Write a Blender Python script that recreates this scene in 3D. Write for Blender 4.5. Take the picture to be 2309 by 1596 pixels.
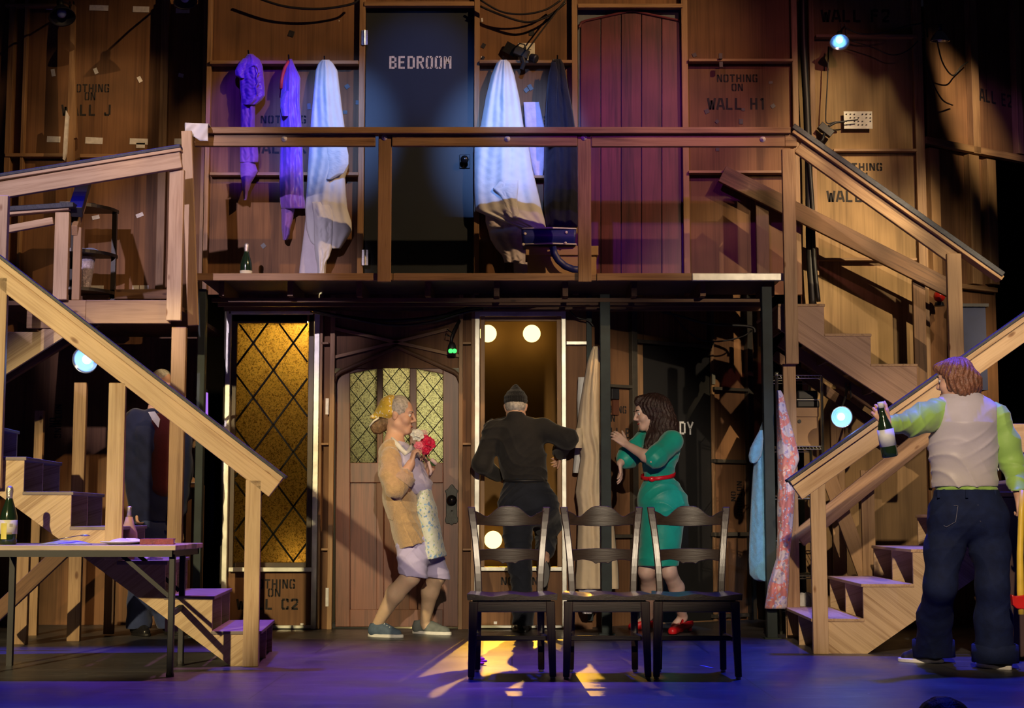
import bpy, bmesh, math, random
import numpy as np
from mathutils import Vector, Matrix
random.seed(7)
C = bpy.context.scene.collection
for o in list(bpy.data.objects): bpy.data.objects.remove(o)
R = math.radians
# ------------------------------------------------------------------ camera
F = 3500.0; CX = 1154.5; CY = 798.0; EYE = 0.84; PITCH = math.atan(367.0/F)
cam = bpy.data.cameras.new('camera'); camo = bpy.data.objects.new('camera', cam); C.objects.link(camo)
cam.sensor_fit = 'HORIZONTAL'; cam.sensor_width = 36.0; cam.lens = F/2309.0*36.0
cam.clip_start = .05; cam.clip_end = 100
camo.location = (0, 0, EYE); camo.rotation_euler = (math.pi/2+PITCH, 0, 0)
sc = bpy.context.scene; sc.camera = camo
sc.view_settings.view_transform = 'Standard'; sc.view_settings.look = 'None'
sc.view_settings.gamma = 1; sc.view_settings.use_curve_mapping = False
sc.view_settings.exposure = 0.0
# ------------------------------------------------------------------ world (a dark theatre)
w = bpy.data.worlds.new('world'); sc.world = w; w.use_nodes = True
w.node_tree.nodes['Background'].inputs[0].default_value = (.55, .50, .75, 1)
w.node_tree.nodes['Background'].inputs[1].default_value = .005
# ------------------------------------------------------------------ stage lights
def spot(name, loc, tgt, energy, col, ang, blend=.5, rad=.08):
    l = bpy.data.lights.new(name, 'SPOT'); l.energy = energy; l.color = col
    l.spot_size = R(ang); l.spot_blend = blend; l.shadow_soft_size = rad
    o = bpy.data.objects.new(name, l); C.objects.link(o); o.location = loc
    o.rotation_euler = (Vector(tgt)-Vector(loc)).to_track_quat('-Z', 'Y').to_euler()
    return o
def point(name, loc, energy, col, rad=.05):
    l = bpy.data.lights.new(name, 'POINT'); l.energy = energy; l.color = col; l.shadow_soft_size = rad
    o = bpy.data.objects.new(name, l); C.objects.link(o); o.location = loc
    return o
AMB = (1, .60, .27); WARM = (1, .76, .50); BLUE = (.05, .10, 1); CONGO = (.13, .03, 1); LAV = (.72, .42, 1); ROSE = (1, .33, .36)
def dapple(o, scale=(9, 9, 9), thr=(.46, .56), seed=0.0):   # noise on the lamp's strength, added to dapple the beam like a lattice
    l = o.data; l.use_nodes = True; nt = l.node_tree; em = nt.nodes['Emission']; tc = nt.nodes.new('ShaderNodeTexCoord'); mp = nt.nodes.new('ShaderNodeMapping'); mp.inputs['Scale'].default_value = scale; mp.inputs['Location'].default_value = (seed, seed, 0); mp.inputs['Rotation'].default_value = (0, 0, .5)
    n = nt.nodes.new('ShaderNodeTexNoise'); n.inputs['Scale'].default_value = 1.0; r = nt.nodes.new('ShaderNodeMapRange'); r.inputs[1].default_value = thr[0]; r.inputs[2].default_value = thr[1]
    nt.links.new(tc.outputs['Normal'], mp.inputs[0]); nt.links.new(mp.outputs[0], n.inputs['Vector']); nt.links.new(n.outputs[0], r.inputs[0]); nt.links.new(r.outputs[0], em.inputs['Strength'])
# amber key from high right on the upper storey; warm face light from the auditorium; coloured washes from above
spot('key_right', (6.8, 3.6, 8.9), (-1.0, 11.8, 3.35), 3000, AMB, 25, .55, .06)
spot('front_left_stairs', (-4.6, -.5, 4.2), (-2.48, 9.4, .95), 4300, (1, .78, .40), 17, .35, .06)
spot('front_right_stairs', (.2, -.5, 4.8), (2.75, 9.5, .95), 3300, (1, .74, .46), 15, .5, .06)
spot('front_centre', (.6, -2.0, 3.8), (.3, 11.3, .85), 3600, (1, .80, .56), 15, .5, .06)
spot('upper_left_lavender', (-3.4, 0, 6.0), (-2.55, 10.4, 2.9), 3400, (.95, .76, .92), 13, .6, .06)
spot('stair_top_right', (5.0, 1.0, 5.2), (2.7, 11, 2.3), 2000, WARM, 18, .6, .06)
spot('lavender_door', (-1.5, 2.0, 7.0), (1.1, 11.8, 3.4), 1000, (.42, .04, 1), 13, .8, .08)
spot('rose_right', (3.5, 2.5, 7.0), (1.9, 11.8, 3.6), 480, ROSE, 18, .8, .08)
dapple(spot('pattern_right', (5.2, 4.0, 7.5), (3.05, 12.0, 3.2), 5200, (1, .74, .40), 19, .4, .03), (13, 5, 9), (.40, .60))
dapple(spot('pattern_left', (-1.0, 3.0, 6.5), (-3.4, 12.2, 3.4), 1300, (1, .66, .32), 15, .5, .03), (12, 5, 9), (.45, .6), 3.0)
spot('blue_floor_left', (-3.0, 10.2, 8.5), (-2.7, 7.6, 0), 4600, (.008, .018, 1), 46, .6, .2)
spot('blue_floor_right', (2.6, 10.0, 8.5), (2.2, 7.9, 0), 5200, (.02, .04, 1), 44, .6, .2)
spot('violet_floor', (-.4, 10.3, 8.5), (-.85, 8.9, 0), 2000, (1, .30, .72), 28, .8, .2)
spot('congo_clothes', (-1.0, 4.0, 7.2), (-1.93, 11.75, 3.9), 2600, (.10, .015, 1), 7, .4, .05)
spot('blue_sheet', (-.6, 4.0, 7.2), (-1.42, 11.75, 3.85), 3900, (.20, .40, 1), 8.5, 1, .05)
spot('blue_sheet_centre', (.6, 4.0, 7.2), (-.02, 11.75, 3.75), 4800, (.22, .42, 1), 9, 1, .05)
spot('blue_robe', (3.4, 3.0, 5.5), (1.72, 10.95, 1.1), 700, (.35, .55, 1), 8, .6, .05)
# lamps behind the scenery
spot('window_backlight', (-.27, 16.45, 2.76), (-.1, 9.3, .1), 420, (1, .50, .04), 16, .1, .02)
spot('window_backlight', (.17, 16.45, 2.76), (.15, 9.3, .1), 900, (1, .50, .04), 16, .1, .02)
point('hall_lamp_high', (-1.56, 11.99, 2.36), 26, (1, .86, .5)); point('hall_lamp_low', (-1.62, 12.0, .50), 1.2, (1, .82, .5))
point('door_lamp_high', (-.75, 12.15, 2.25), 16, (1, .86, .55)); point('door_lamp_side', (-.42, 12.3, 1.6), 17, (.95, 1, .72))
spot('blue_door', (-.6, 3.0, 7.0), (-.72, 11.8, 4.3), 550, (.10, .24, 1), 7, .9, .05)
spot('lavender_back', (2.0, 1.5, 6.5), (2.55, 8.6, 1.55), 420, (.55, .5, 1), 6, .7, .05)
spot('lavender_far_right', (1.5, 3, 7), (3.95, 12.3, 4.1), 500, (.5, .2, 1), 5, .8, .05)
spot('right_flat_wash', (3.6, 2.0, 5.6), (3.05, 12.0, 2.55), 700, (1, .78, .46), 11, .8, .06)
spot('tread_fill_left', (-1.9, 9.9, 8.5), (-2.25, 9.45, .7), 620, (1, .76, .72), 13, .8, .06)  # added fill from above, neutralises the blue wash on the left treads
spot('tread_fill_right', (2.3, 10.0, 8.5), (2.35, 10.3, .5), 620, (1, .74, .70), 12, .8, .06)  # the same added fill for the right treads
point('door_lamp_low', (-.70, 12.0, .12), 9, (1, .72, .25))

# ------------------------------------------------------------------ helpers
def W(u, v, d):                                    # a point seen at (u, v) and d metres up-stage of the camera
    x = (u-CX)/F; z = (CY-v)/F; c, s = math.cos(PITCH), math.sin(PITCH)
    t = d/(c-z*s)
    return Vector((x*t, d, EYE+t*(s+z*c)))
def G(u, v):                                       # a point of the stage floor
    x = (u-CX)/F; z = (CY-v)/F; c, s = math.cos(PITCH), math.sin(PITCH)
    t = -EYE/(s+z*c)
    return Vector((x*t, t*(c-z*s), 0))
def rnd(a, b): return random.uniform(a, b)
WM = {}                                            # world matrices of things
class MB:
    def __init__(s): s.v = []; s.f = []; s.g = []; s.m = []
    def add(s, vs, fs, gs=None, mi=0):
        b = len(s.v); s.v += [Vector(p) for p in vs]
        s.g += [Vector(p) for p in (gs if gs is not None else vs)]
        for q in fs: s.f.append([b+i for i in q]); s.m.append(mi)
        return s
    def frame(s, o, ax, ay, az, mi=0, grain='x'):  # box from corner o with edge vectors
        o, ax, ay, az = map(Vector, (o, ax, ay, az)); L = [ax.length, ay.length, az.length]
        off = Vector((rnd(0, 40), rnd(0, 40), rnd(0, 40))); vs = []; gs = []
        for i in (0, 1):
            for j in (0, 1):
                for k in (0, 1):
                    vs.append(o+ax*i+ay*j+az*k); c = [L[0]*i, L[1]*j, L[2]*k]
                    if grain == 'z': c = [c[2], c[0], c[1]]
                    if grain == 'y': c = [c[1], c[0], c[2]]
                    gs.append(Vector(c)+off)
        fs = [(0, 1, 3, 2), (4, 6, 7, 5), (0, 4, 5, 1), (2, 3, 7, 6), (0, 2, 6, 4), (1, 5, 7, 3)]
        if ax.cross(ay).dot(az) < 0: fs = [q[::-1] for q in fs]
        return s.add(vs, fs, gs, mi)
    def box(s, x0, x1, y0, y1, z0, z1, mi=0, grain=None):
        if grain is None:
            d = {'x': abs(x1-x0), 'y': abs(y1-y0), 'z': abs(z1-z0)}; grain = max(d, key=d.get)
        return s.frame((x0, y0, z0), (x1-x0, 0, 0), (0, y1-y0, 0), (0, 0, z1-z0), mi, grain)
    def rect(s, u0, v0, u1, v1, d, t, mi=0, grain=None):   # front face covers the rectangle at depth d
        a = W(u0, (v0+v1)/2, d); b = W(u1, (v0+v1)/2, d)
        z1 = W((u0+u1)/2, v0, d).z; z0 = W((u0+u1)/2, v1, d).z
        return s.box(a.x, b.x, d, d+t, z0, z1, mi, grain)
    def beam(s, a, b, wd, ht, up=(0, 0, 1), mi=0):  # bar a->b, width along side, height along up
        a, b, up = Vector(a), Vector(b), Vector(up); x = (b-a); n = x.normalized()
        y = up.cross(n).normalized(); z = n.cross(y)
        return s.frame(a-y*wd/2-z*ht/2, x, y*wd, z*ht, mi, 'x')
    def tube(s, pts, r, n=8, mi=0, cap=True):
        pts = [Vector(p) for p in pts]; rs = r if isinstance(r, (list, tuple)) else [r]*len(pts)
        vs = []; gs = []; fs = []; N = len(pts); L = 0; ref = None
        for i, p in enumerate(pts):
            t = (pts[min(i+1, N-1)]-pts[max(i-1, 0)]).normalized()
            if ref is None:
                ref = Vector((0, 0, 1)) if abs(t.z) < .9 else Vector((1, 0, 0))
            x = (ref-t*ref.dot(t)).normalized(); ref = x; y = t.cross(x)
            if i: L += (p-pts[i-1]).length
            for k in range(n):
                a = 2*math.pi*k/n; vs.append(p+(x*math.cos(a)+y*math.sin(a))*rs[i]); gs.append((L, rs[i]*math.cos(a), rs[i]*math.sin(a)))
        for i in range(N-1):
            for k in range(n):
                k2 = (k+1) % n; fs.append((i*n+k, i*n+k2, (i+1)*n+k2, (i+1)*n+k))
        if cap: fs.append(tuple(range(n))[::-1]); fs.append(tuple((N-1)*n+k for k in range(n)))
        return s.add(vs, fs, gs, mi)
    def lathe(s, prof, o, ax=(0, 0, 1), n=24, mi=0):  # prof: (radius, height) along axis
        o, ax = Vector(o), Vector(ax).normalized(); r0 = Vector((1, 0, 0)) if abs(ax.x) < .9 else Vector((0, 1, 0))
        x = (r0-ax*r0.dot(ax)).normalized(); y = ax.cross(x); vs = []; fs = []
        for r, h in prof:
            for k in range(n):
                a = 2*math.pi*k/n; vs.append(o+ax*h+(x*math.cos(a)+y*math.sin(a))*max(r, 1e-4))
        for i in range(len(prof)-1):
            for k in range(n):
                k2 = (k+1) % n; fs.append((i*n+k, i*n+k2, (i+1)*n+k2, (i+1)*n+k))
        fs.append(tuple(range(n))[::-1]); fs.append(tuple((len(prof)-1)*n+k for k in range(n)))
        return s.add(vs, fs, None, mi)
    def prism(s, poly, o, ex, ey, ez, mi=0, ga=0.0):  # polygon in (ex, ey) plane, extruded by vector ez; ga = grain angle
        o, ex, ey, ez = Vector(o), Vector(ex), Vector(ey), Vector(ez); n = len(poly)
        area = sum(poly[i][0]*poly[(i+1) % n][1]-poly[(i+1) % n][0]*poly[i][1] for i in range(n))
        if area < 0: poly = poly[::-1]
        off = Vector((rnd(0, 40), rnd(0, 40), rnd(0, 40))); ca, sa = math.cos(ga), math.sin(ga); vs = []; gs = []
        for e in (0, 1):
            for (x, y) in poly:
                vs.append(o+ex*x+ey*y+ez*e); gs.append(off+Vector((x*ca+y*sa, -x*sa+y*ca, e*ez.length)))
        flip = ex.cross(ey).dot(ez) < 0
        fs = [tuple(range(n))[::-1], tuple(range(n, 2*n))]+[(i, (i+1) % n, n+(i+1) % n, n+i) for i in range(n)]
        if flip: fs = [q[::-1] for q in fs]
        return s.add(vs, fs, gs, mi)
    def sphere(s, c, r, n=16, m=10, mi=0):
        c = Vector(c); r = Vector((r, r, r)) if not hasattr(r, '__len__') else Vector(r); vs = []; fs = []
        for i in range(m+1):
            a = math.pi*i/m
            for k in range(n):
                b = 2*math.pi*k/n; vs.append(c+Vector((r.x*math.sin(a)*math.cos(b), r.y*math.sin(a)*math.sin(b), -r.z*math.cos(a))))
        for i in range(m):
            for k in range(n):
                k2 = (k+1) % n; fs.append((i*n+k, i*n+k2, (i+1)*n+k2, (i+1)*n+k))
        return s.add(vs, fs, None, mi)
    def grid(s, P, mi=0, thick=0.0, closed=False):  # P[row][col] points
        nr, nc = len(P), len(P[0]); vs = [p for r in P for p in r]; fs = []
        for i in range(nr-1):
            for j in range(nc-1 if not closed else nc):
                j2 = (j+1) % nc; fs.append((i*nc+j, i*nc+j2, (i+1)*nc+j2, (i+1)*nc+j))
        return s.add(vs, fs, None, mi)
    def build(s, name, mats, parent=None, smooth=False, bevel=0.0, solid=0.0, sub=0):
        me = bpy.data.meshes.new(name); M = WM.get(parent.name, Matrix()) if parent else Matrix()
        inv = M.inverted(); me.from_pydata([inv@p for p in s.v], [], s.f)
        at = me.attributes.new('gc', 'FLOAT_VECTOR', 'POINT')
        at.data.foreach_set('vector', [c for p in s.g for c in p])
        if not isinstance(mats, (list, tuple)): mats = [mats]
        for m in mats: me.materials.append(m)
        me.polygons.foreach_set('material_index', s.m)
        if smooth: me.polygons.foreach_set('use_smooth', [True]*len(me.polygons))
        me.update(); o = bpy.data.objects.new(name, me); C.objects.link(o)
        if parent: o.parent = parent; WM[o.name] = M
        if sub:
            md = o.modifiers.new('s', 'SUBSURF'); md.levels = sub; md.render_levels = sub
        if solid:
            md = o.modifiers.new('t', 'SOLIDIFY'); md.thickness = solid; md.offset = 0
        if bevel:
            md = o.modifiers.new('b', 'BEVEL'); md.width = bevel; md.segments = 2; md.limit_method = 'ANGLE'; md.angle_limit = R(40)
        return o
def thing(name, label, cat, loc=(0, 0, 0), rz=0.0, group=None):
    o = bpy.data.objects.new(name, None); C.objects.link(o); o.location = loc; o.rotation_euler = (0, 0, rz)
    o.empty_display_size = .1
    WM[o.name] = Matrix.Translation(Vector(loc))@Matrix.Rotation(rz, 4, 'Z')
    return tag(o, label, cat, group)
def tag(o, label, cat, group=None):
    o['label'] = label; o['category'] = cat
    if group: o['group'] = group
    return o
def struct(o, label=None, cat=None):
    o['kind'] = 'structure'
    if label: o['label'] = label
    if cat: o['category'] = cat
    return o
def copy_tree(o, parent=None):
    c = o.copy(); C.objects.link(c); c.parent = parent
    if parent: c.matrix_parent_inverse = o.matrix_parent_inverse
    for ch in [x for x in o.children]: copy_tree(ch, c)
    return c
# ------------------------------------------------------------------ materials
def newmat(name):
    m = bpy.data.materials.new(name); m.use_nodes = True; nt = m.node_tree
    return m, nt, nt.nodes['Principled BSDF']
def lk(nt, a, b): nt.links.new(a, b)
def nd(nt, t, **k):
    n = nt.nodes.new('ShaderNode'+t)
    for a, b in k.items():
        if a in n.inputs: n.inputs[a].default_value = b
        else: setattr(n, a, b)
    return n
def ramp(nt, stops):
    r = nt.nodes.new('ShaderNodeValToRGB'); e = r.color_ramp.elements
    while len(e) < len(stops): e.new(.5)
    for i, (p, c) in enumerate(stops): e[i].position = p; e[i].color = tuple(c)+((1,) if len(c) == 3 else ())
    return r
def grainmat(name, c1, c2, c3, along=1.2, across=16, rough=.6, knots=0.0, bump=.25, mott=.35):
    m, nt, b = newmat(name)
    at = nd(nt, 'Attribute'); at.attribute_name = 'gc'
    mp = nd(nt, 'Mapping'); mp.inputs['Scale'].default_value = (along, across, across); lk(nt, at.outputs['Vector'], mp.inputs[0])
    n1 = nd(nt, 'TexNoise', Scale=1.0, Detail=5.0, Roughness=.6, Distortion=.8); lk(nt, mp.outputs[0], n1.inputs['Vector'])
    mp2 = nd(nt, 'Mapping'); mp2.inputs['Scale'].default_value = (along*4, across*7, across*7); lk(nt, at.outputs['Vector'], mp2.inputs[0])
    n2 = nd(nt, 'TexNoise', Scale=1.0, Detail=3.0); lk(nt, mp2.outputs[0], n2.inputs['Vector'])
    ad = nd(nt, 'Math', operation='MULTIPLY_ADD'); lk(nt, n2.outputs[0], ad.inputs[0]); ad.inputs[1].default_value = .45; lk(nt, n1.outputs[0], ad.inputs[2])
    r = ramp(nt, [(.42, c1), (.68, c2), (.95, c3)]); lk(nt, ad.outputs[0], r.inputs[0]); out = r.outputs[0]
    n3 = nd(nt, 'TexNoise', Scale=2.2, Detail=2.0); lk(nt, at.outputs['Vector'], n3.inputs['Vector'])
    mx = nd(nt, 'MixRGB', blend_type='MULTIPLY'); mx.inputs[0].default_value = 1
    r3 = ramp(nt, [(.3, (1-mott,)*3), (.7, (1, 1, 1))]); lk(nt, n3.outputs[0], r3.inputs[0]); lk(nt, out, mx.inputs[1]); lk(nt, r3.outputs[0], mx.inputs[2]); out = mx.outputs[0]
    if knots:
        mp3 = nd(nt, 'Mapping'); mp3.inputs['Scale'].default_value = (3.0, 7, 7); lk(nt, at.outputs['Vector'], mp3.inputs[0])
        vo = nd(nt, 'TexVoronoi', Scale=1.0); lk(nt, mp3.outputs[0], vo.inputs['Vector'])
        rk = ramp(nt, [(0, (.25, .16, .10)), (knots, (.5, .36, .24)), (knots*1.7, (1, 1, 1))]); lk(nt, vo.outputs['Distance'], rk.inputs[0])
        mk = nd(nt, 'MixRGB', blend_type='MULTIPLY'); mk.inputs[0].default_value = 1; lk(nt, out, mk.inputs[1]); lk(nt, rk.outputs[0], mk.inputs[2]); out = mk.outputs[0]
    lk(nt, out, b.inputs['Base Color']); b.inputs['Roughness'].default_value = rough
    bp = nd(nt, 'Bump', Strength=bump, Distance=.004); lk(nt, ad.outputs[0], bp.inputs['Height']); lk(nt, bp.outputs[0], b.inputs['Normal'])
    return m
def plain(name, col, rough=.5, metal=0.0, var=.12, scale=12, bump=0.0, emis=None, es=0.0, spec=.5, bscale=None, sheen=0.0):
    m, nt, b = newmat(name)
    tc = nd(nt, 'TexCoord'); n = nd(nt, 'TexNoise', Scale=float(scale), Detail=3.0); lk(nt, tc.outputs['Object'], n.inputs['Vector'])
    r = ramp(nt, [(.3, tuple(c*(1-var) for c in col)), (.7, tuple(min(1, c*(1+var)) for c in col))]); lk(nt, n.outputs[0], r.inputs[0]); lk(nt, r.outputs[0], b.inputs['Base Color'])
    b.inputs['Roughness'].default_value = rough; b.inputs['Metallic'].default_value = metal; b.inputs['Specular IOR Level'].default_value = spec
    if sheen: b.inputs['Sheen Weight'].default_value = sheen
    if bump:
        n2 = nd(nt, 'TexNoise', Scale=float(bscale or scale*4), Detail=4.0); lk(nt, tc.outputs['Object'], n2.inputs['Vector'])
        bp = nd(nt, 'Bump', Strength=bump, Distance=.01); lk(nt, n2.outputs[0], bp.inputs['Height']); lk(nt, bp.outputs[0], b.inputs['Normal'])
    if emis: b.inputs['Emission Color'].default_value = tuple(emis)+(1,); b.inputs['Emission Strength'].default_value = es
    return m
PINE = grainmat('pine', (.52, .34, .18), (.66, .46, .27), (.42, .25, .12), .9, 15, .55, .06, .2, .25)
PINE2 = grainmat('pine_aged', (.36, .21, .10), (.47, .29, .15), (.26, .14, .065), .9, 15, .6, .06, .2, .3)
FIRPLY = grainmat('fir_plywood', (.56, .38, .20), (.70, .51, .30), (.38, .23, .11), .5, 22, .6, .0, .25, .25)
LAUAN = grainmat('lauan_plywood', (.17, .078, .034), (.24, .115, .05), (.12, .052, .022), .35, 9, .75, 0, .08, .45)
STUD = grainmat('stained_stud', (.30, .165, .075), (.40, .235, .115), (.2, .10, .045), 1, 18, .6, 0, .15, .35)
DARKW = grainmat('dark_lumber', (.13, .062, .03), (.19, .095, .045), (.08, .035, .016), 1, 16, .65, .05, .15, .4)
DOORW = grainmat('varnished_door', (.120, .040, .022), (.18, .064, .036), (.078, .025, .014), .7, 11, .42, 0, .1, .35)
CHAIRW = grainmat('chair_stain', (.022, .012, .008), (.040, .022, .014), (.014, .008, .006), 1.5, 20, .30, 0, .2, .3)
CHAIRW.node_tree.nodes['Principled BSDF'].inputs['Coat Weight'].default_value = .15; CHAIRW.node_tree.nodes['Principled BSDF'].inputs['Coat Roughness'].default_value = .3
METAL_STUD = plain('galvanised_strip', (.70, .71, .64), .4, .3, .2, 8, .1)
BLKSTEEL = plain('painted_steel', (.016, .028, .030), .7, 0, .25, 9, .05)
BLACKP = plain('black_paint', (.014, .014, .018), .5, 0, .3, 6)
INK = plain('stencil_ink', (.016, .012, .012), .8, 0, .4, 40)
WHITEINK = plain('white_stencil_paint', (.75, .77, .78), .7, 0, .2, 40)
CAPB = plain('black_grip_cap', (.022, .026, .045), .55, 0, .4, 30, .2)
CABLE = plain('black_cable', (.012, .011, .012), .5)
PAPER = plain('paper', (.72, .70, .64), .8, 0, .12, 20)
WTAPE = plain('white_tape', (.70, .69, .70), .7, 0, .15, 30)
BTAPE = plain('black_tape', (.02, .02, .024), .45, 0, .3, 30)
BOLTM = plain('zinc_washer', (.74, .70, .68), .4, .15, .1, 40)
DRAPE = plain('black_drape', (.008, .008, .010), .95, 0, .4, 3)
CARD = plain('cardboard', (.44, .28, .165), .8, 0, .1, 6, .05)
# ------------------------------------------------------------------ stencil letters
GL = {'A': [(.0, 0, .38, 1), (1, 0, .62, 1), (.3, .3, .7, .3)], 'B': [(.13, 0, .13, 1), (.3, .93, .72, .93), (.3, .53, .72, .53), (.3, .07, .75, .07), (.85, .9, .85, .58), (.87, .46, .87, .1)],
      'C': [(.13, .1, .13, .9), (.1, .93, .46, .93), (.58, .93, .9, .93), (.1, .07, .46, .07), (.58, .07, .9, .07), (.87, .98, .87, .68), (.87, .02, .87, .32)],
      'D': [(.13, 0, .13, 1), (.3, .93, .75, .93), (.3, .07, .75, .07), (.87, .1, .87, .9)], 'E': [(.13, 0, .13, 1), (.3, .93, .9, .93), (.3, .52, .8, .52), (.3, .07, .9, .07)],
      'F': [(.13, 0, .13, 1), (.3, .93, .9, .93), (.3, .52, .8, .52)], 'G': [(.13, .1, .13, .9), (.1, .93, .46, .93), (.58, .93, .9, .93), (.1, .07, .46, .07), (.58, .07, .9, .07), (.87, .98, .87, .72), (.87, .02, .87, .48), (.6, .46, .9, .46)],
      'H': [(.13, 0, .13, 1), (.87, 0, .87, 1), (.3, .5, .7, .5)], 'I': [(.5, 0, .5, 1)], 'J': [(.8, .1, .8, 1), (.2, .07, .75, .07), (.15, .02, .15, .3)],
      'K': [(.13, 0, .13, 1), (.3, .45, .9, 1), (.35, .55, .95, 0)], 'L': [(.13, 0, .13, 1), (.3, .07, .9, .07)], 'M': [(.1, 0, .1, 1), (.9, 0, .9, 1), (.2, .95, .5, .4), (.8, .95, .5, .4)],
      'N': [(.12, 0, .12, 1), (.88, 0, .88, 1), (.2, .95, .8, .05)], 'O': [(.13, .08, .13, .92), (.87, .08, .87, .92), (.13, .93, .44, .93), (.56, .93, .87, .93), (.13, .07, .44, .07), (.56, .07, .87, .07)],
      'P': [(.13, 0, .13, 1), (.3, .93, .75, .93), (.3, .45, .75, .45), (.87, .9, .87, .5)], 'R': [(.13, 0, .13, 1), (.3, .93, .75, .93), (.3, .5, .75, .5), (.87, .9, .87, .55), (.55, .45, .92, 0)],
      'S': [(.13, .55, .13, .92), (.87, .08, .87, .48), (.1, .93, .9, .93), (.1, .52, .9, .5), (.1, .07, .9, .07), (.87, .95, .87, .75), (.13, .05, .13, .25)],
      'T': [(.5, 0, .5, .82), (0, .93, 1, .93)], 'U': [(.13, .1, .13, 1), (.87, .1, .87, 1), (.13, .07, .44, .07), (.56, .07, .87, .07)],
      'V': [(.1, 1, .45, 0), (.9, 1, .55, 0)], 'W': [(0, 1, .25, 0), (1, 1, .75, 0), (.3, 0, .47, .8), (.7, 0, .53, .8)], 'Y': [(.05, 1, .45, .5), (.95, 1, .55, .5), (.5, 0, .5, .45)],
      '1': [(.5, 0, .5, 1), (.2, .8, .45, .95)], '2': [(.1, .93, .9, .93), (.87, .95, .87, .6), (.87, .55, .15, .12), (.1, .07, .95, .07), (.13, .95, .13, .75)], '.': [(.4, .06, .6, .06)]}
def letters(mb, txt, o, ex, ey, en, h, wd, sp, th=.30, mi=0):
    o, ex, ey, en = Vector(o), Vector(ex).normalized(), Vector(ey).normalized(), Vector(en).normalized(); cx = 0
    for ch in txt:
        if ch in GL:
            k = .35 if ch in 'I' else 1.0
            for (x0, y0, x1, y1) in GL[ch]:
                if ch == 'I': x0 = x1 = .5
                a = Vector((x0*wd*k, y0*h, 0)); b = Vector((x1*wd*k, y1*h, 0)); t = (b-a).normalized(); n = Vector((-t.y, t.x, 0))*wd*th/2
                q = [a-n, b-n, b+n, a+n]; P = [o+ex*(cx+p.x)+ey*p.y+en*.0022 for p in q]; P2 = [p-en*.0012 for p in P]
                mb.add(P+P2, [(0, 1, 2, 3), (7, 6, 5, 4), (0, 4, 5, 1), (1, 5, 6, 2), (2, 6, 7, 3), (3, 7, 4, 0)], None, mi)
            cx += wd*k+sp
        else: cx += wd*.6+sp
    return mb
def ptext(txt, u0, v0, u1, v1, d, mat, parent, th=.30):   # upright lettering filling the rectangle on a wall at depth d
    a = W(u0, v1, d); b = W(u1, v1, d); c = W(u0, v0, d); h = c.z-a.z; full = b.x-a.x
    n = sum(.35 if ch == 'I' else (.6 if ch == ' ' else 1) for ch in txt); wd = full/(n+.3*(len(txt)-1))
    return letters(MB(), txt, a, (1, 0, 0), (0, 0, 1), (0, -1, 0), h, wd, wd*.3, th).build('lettering', mat, parent)
# ================================================================== SETTING
DW = 11.84; ZD = W(1100, 617, 10.95).z             # back wall distance, balcony deck height
def floor_mat():
    m, nt, b = newmat('painted_stage_floor')
    tc = nd(nt, 'TexCoord')
    n = nd(nt, 'TexNoise', Scale=1.6, Detail=6.0, Roughness=.65); lk(nt, tc.outputs['Object'], n.inputs['Vector'])
    mp = nd(nt, 'Mapping'); mp.inputs['Scale'].default_value = (1.2, 14, 1); lk(nt, tc.outputs['Object'], mp.inputs[0])
    s = nd(nt, 'TexNoise', Scale=1.4, Detail=6.0, Roughness=.7); lk(nt, mp.outputs[0], s.inputs['Vector'])
    r = ramp(nt, [(.25, (.042, .041, .045)), (.75, (.085, .082, .088))]); lk(nt, n.outputs[0], r.inputs[0])
    rs = ramp(nt, [(.55, (0, 0, 0)), (.78, (.26, .26, .27))]); lk(nt, s.outputs[0], rs.inputs[0])
    a = nd(nt, 'MixRGB', blend_type='ADD'); a.inputs[0].default_value = .55; lk(nt, r.outputs[0], a.inputs[1]); lk(nt, rs.outputs[0], a.inputs[2])
    sp = nd(nt, 'TexVoronoi', Scale=7.0); lk(nt, tc.outputs['Object'], sp.inputs['Vector'])
    r2 = ramp(nt, [(0, (.7, .7, .72)), (.06, (0, 0, 0))]); lk(nt, sp.outputs['Distance'], r2.inputs[0])
    a2 = nd(nt, 'MixRGB', blend_type='ADD'); a2.inputs[0].default_value = .5; lk(nt, a.outputs[0], a2.inputs[1]); lk(nt, r2.outputs[0], a2.inputs[2])
    br = nd(nt, 'TexBrick', Scale=1.0); br.inputs['Mortar Size'].default_value = .004; br.inputs['Brick Width'].default_value = 2.44; br.inputs['Row Height'].default_value = 1.22
    br.inputs['Color1'].default_value = br.inputs['Color2'].default_value = (1, 1, 1, 1); br.inputs['Mortar'].default_value = (.3, .3, .3, 1)
    lk(nt, tc.outputs['Object'], br.inputs['Vector'])
    mm = nd(nt, 'MixRGB', blend_type='MULTIPLY'); mm.inputs[0].default_value = 1; lk(nt, a2.outputs[0], mm.inputs[1]); lk(nt, br.outputs[0], mm.inputs[2])
    lk(nt, mm.outputs[0], b.inputs['Base Color'])
    rr = ramp(nt, [(.3, (.28,)*3), (.7, (.5,)*3)]); lk(nt, n.outputs[0], rr.inputs[0]); lk(nt, rr.outputs[0], b.inputs['Roughness'])
    bp = nd(nt, 'Bump', Strength=.12, Distance=.01); lk(nt, s.outputs[0], bp.inputs['Height']); lk(nt, bp.outputs[0], b.inputs['Normal'])
    return m
struct(MB().box(-9, 9, 6.3, 18.5, -.12, 0).build('floor', floor_mat()), 'black painted stage floor with scuffs and seams', 'floor')
struct(MB().box(-9, 9, 1.5, 6.3, -1.10, -1.0).build('floor', plain('auditorium_carpet', (.03, .015, .02), .95)), 'dark auditorium floor below the stage edge', 'floor')
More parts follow.
